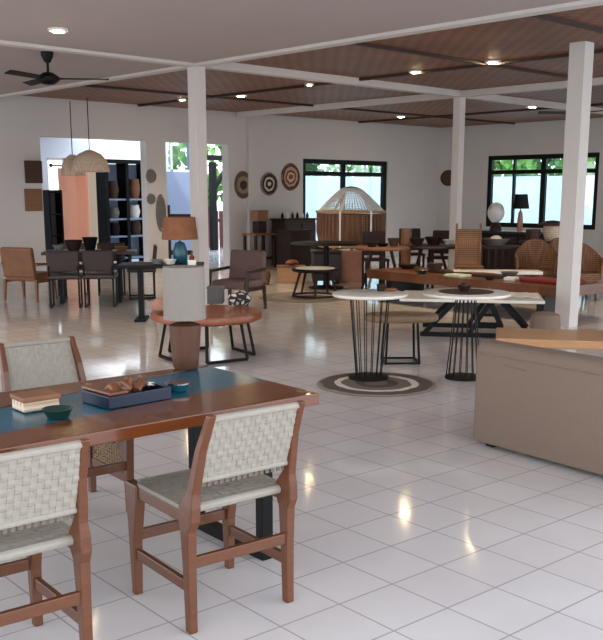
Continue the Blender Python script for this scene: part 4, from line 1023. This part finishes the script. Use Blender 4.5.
t0 = tub('brown rattan tub armchair below the black shaded lamp', at(535, 14.8), CY(170), 'rattan', 'rattan tub armchairs')
dup(t0, at(568, 15.2), 0, CY(200), 'brown rattan tub armchair at the right of the pair before the window', 'rattan tub armchairs')
dup(t0, at(580, 14.2), 0, CY(185), 'brown rattan tub armchair partly behind the rightmost column', 'rattan tub armchairs')
wt = T('side_table', 'dark brown square table stacked with baskets between the rattan tub armchairs', 'table', at(541, 15.9), 0, CY(0))
MB().box((0, 0, .78), (.75, .5, .04)).build('tabletop', 'darkb', wt)
for sx in (-1, 1):
    for sy in (-1, 1): MB().box((sx * .33, sy * .2, .38), (.05, .05, .76)).build('leg', 'darkb', wt)
for i, (dx, r_, h_, m_, lb) in enumerate([(-.18, .13, .2, 'darkrattan', 'dark woven basket at the left on the small square table'), (.14, .16, .26, 'palerattan', 'pale woven basket at the right on the small square table')]):
    o = MB().lathe([(r_ * .7, 0), (r_, h_ * .6), (r_ * .92, h_)], n=18).build('basket', m_, smooth=True); p = Vector(at(541, 15.9)) + Vector(W(dx, 0)) - Vector(W(0, 0)); tag(o, lb, 'basket', loc=(p.x, p.y, .8))
o = MB().lathe([(0, .0), (.24, .0), (.25, .03), (.1, .08), (0, .09)], n=24).build('woven_tray', 'darkrattan', smooth=True); p = Vector(at(541, 15.9)) + Vector(W(.14, 0)) - Vector(W(0, 0)); tag(o, 'dark woven tray laid over the pale basket on the square table', 'tray', loc=(p.x, p.y, 1.06))
# low white bench with dark slats behind the slab
wb = T('slatted_bench', 'white seated bench with a dark slatted front behind the long slab table', 'bench', at(496, 13.95), 0, CY(-3))
MB().box((0, 0, .44), (1.3, .36, .05)).build('seat', 'white', wb, bevel=.01)
b = MB()
for i in range(11): b.box((-.57 + i * .114, -.15, .21), (.03, .03, .42))
b.build('slats', 'darkb', wb); MB().box((0, .13, .21), (1.2, .04, .42)).build('back_board', 'darkb', wb)

# ================================================================== LIGHT
w = bpy.data.worlds.new('sky'); SC.world = w; w.use_nodes = True; nt = w.node_tree
bg = nt.nodes['Background']
tcw = nt.nodes.new('ShaderNodeTexCoord'); spw = nt.nodes.new('ShaderNodeSeparateXYZ'); nt.links.new(tcw.outputs['Generated'], spw.inputs[0])
crw = nt.nodes.new('ShaderNodeValToRGB'); crw.color_ramp.elements[0].position = .0; crw.color_ramp.elements[0].color = (.95, .97, 1, 1)
crw.color_ramp.elements[1].position = .8; crw.color_ramp.elements[1].color = (.62, .78, 1, 1)
nt.links.new(spw.outputs['Z'], crw.inputs[0]); nt.links.new(crw.outputs[0], bg.inputs['Color']); bg.inputs['Strength'].default_value = 1.3

su = bpy.data.lights.new('sun', 'SUN'); su.energy = .7; su.angle = R(3); su.color = (1, .96, .9); so_ = bpy.data.objects.new('sun', su); COL.objects.link(so_)
so_.rotation_euler = Vector((.55, .45, -.8)).to_track_quat('-Z', 'Y').to_euler(); so_.location = (0, 0, 20)
cam = bpy.data.cameras.new('camera'); co = bpy.data.objects.new('camera', cam); COL.objects.link(co)
cam.sensor_fit = 'HORIZONTAL'; cam.sensor_width = 36; cam.lens = F / 603 * 36
cam.shift_x = (301.5 - PX) / 603; cam.shift_y = (PY - 320) / 603
cam.clip_start = .05
co.location = CAM; co.rotation_euler = (R(90) - PITCH, 0, -YAW)
SC.camera = co
vs_ = SC.view_settings; vs_.view_transform = 'Standard'; vs_.look = 'None'; vs_.gamma = 1; vs_.use_curve_mapping = False; vs_.exposure = 1.58
SC.cycles.use_denoising = True
SC.cycles.max_bounces = 8; SC.cycles.transparent_max_bounces = 12; SC.cycles.caustics_reflective = False; SC.cycles.caustics_refractive = False
SC.cycles.sample_clamp_indirect = 6
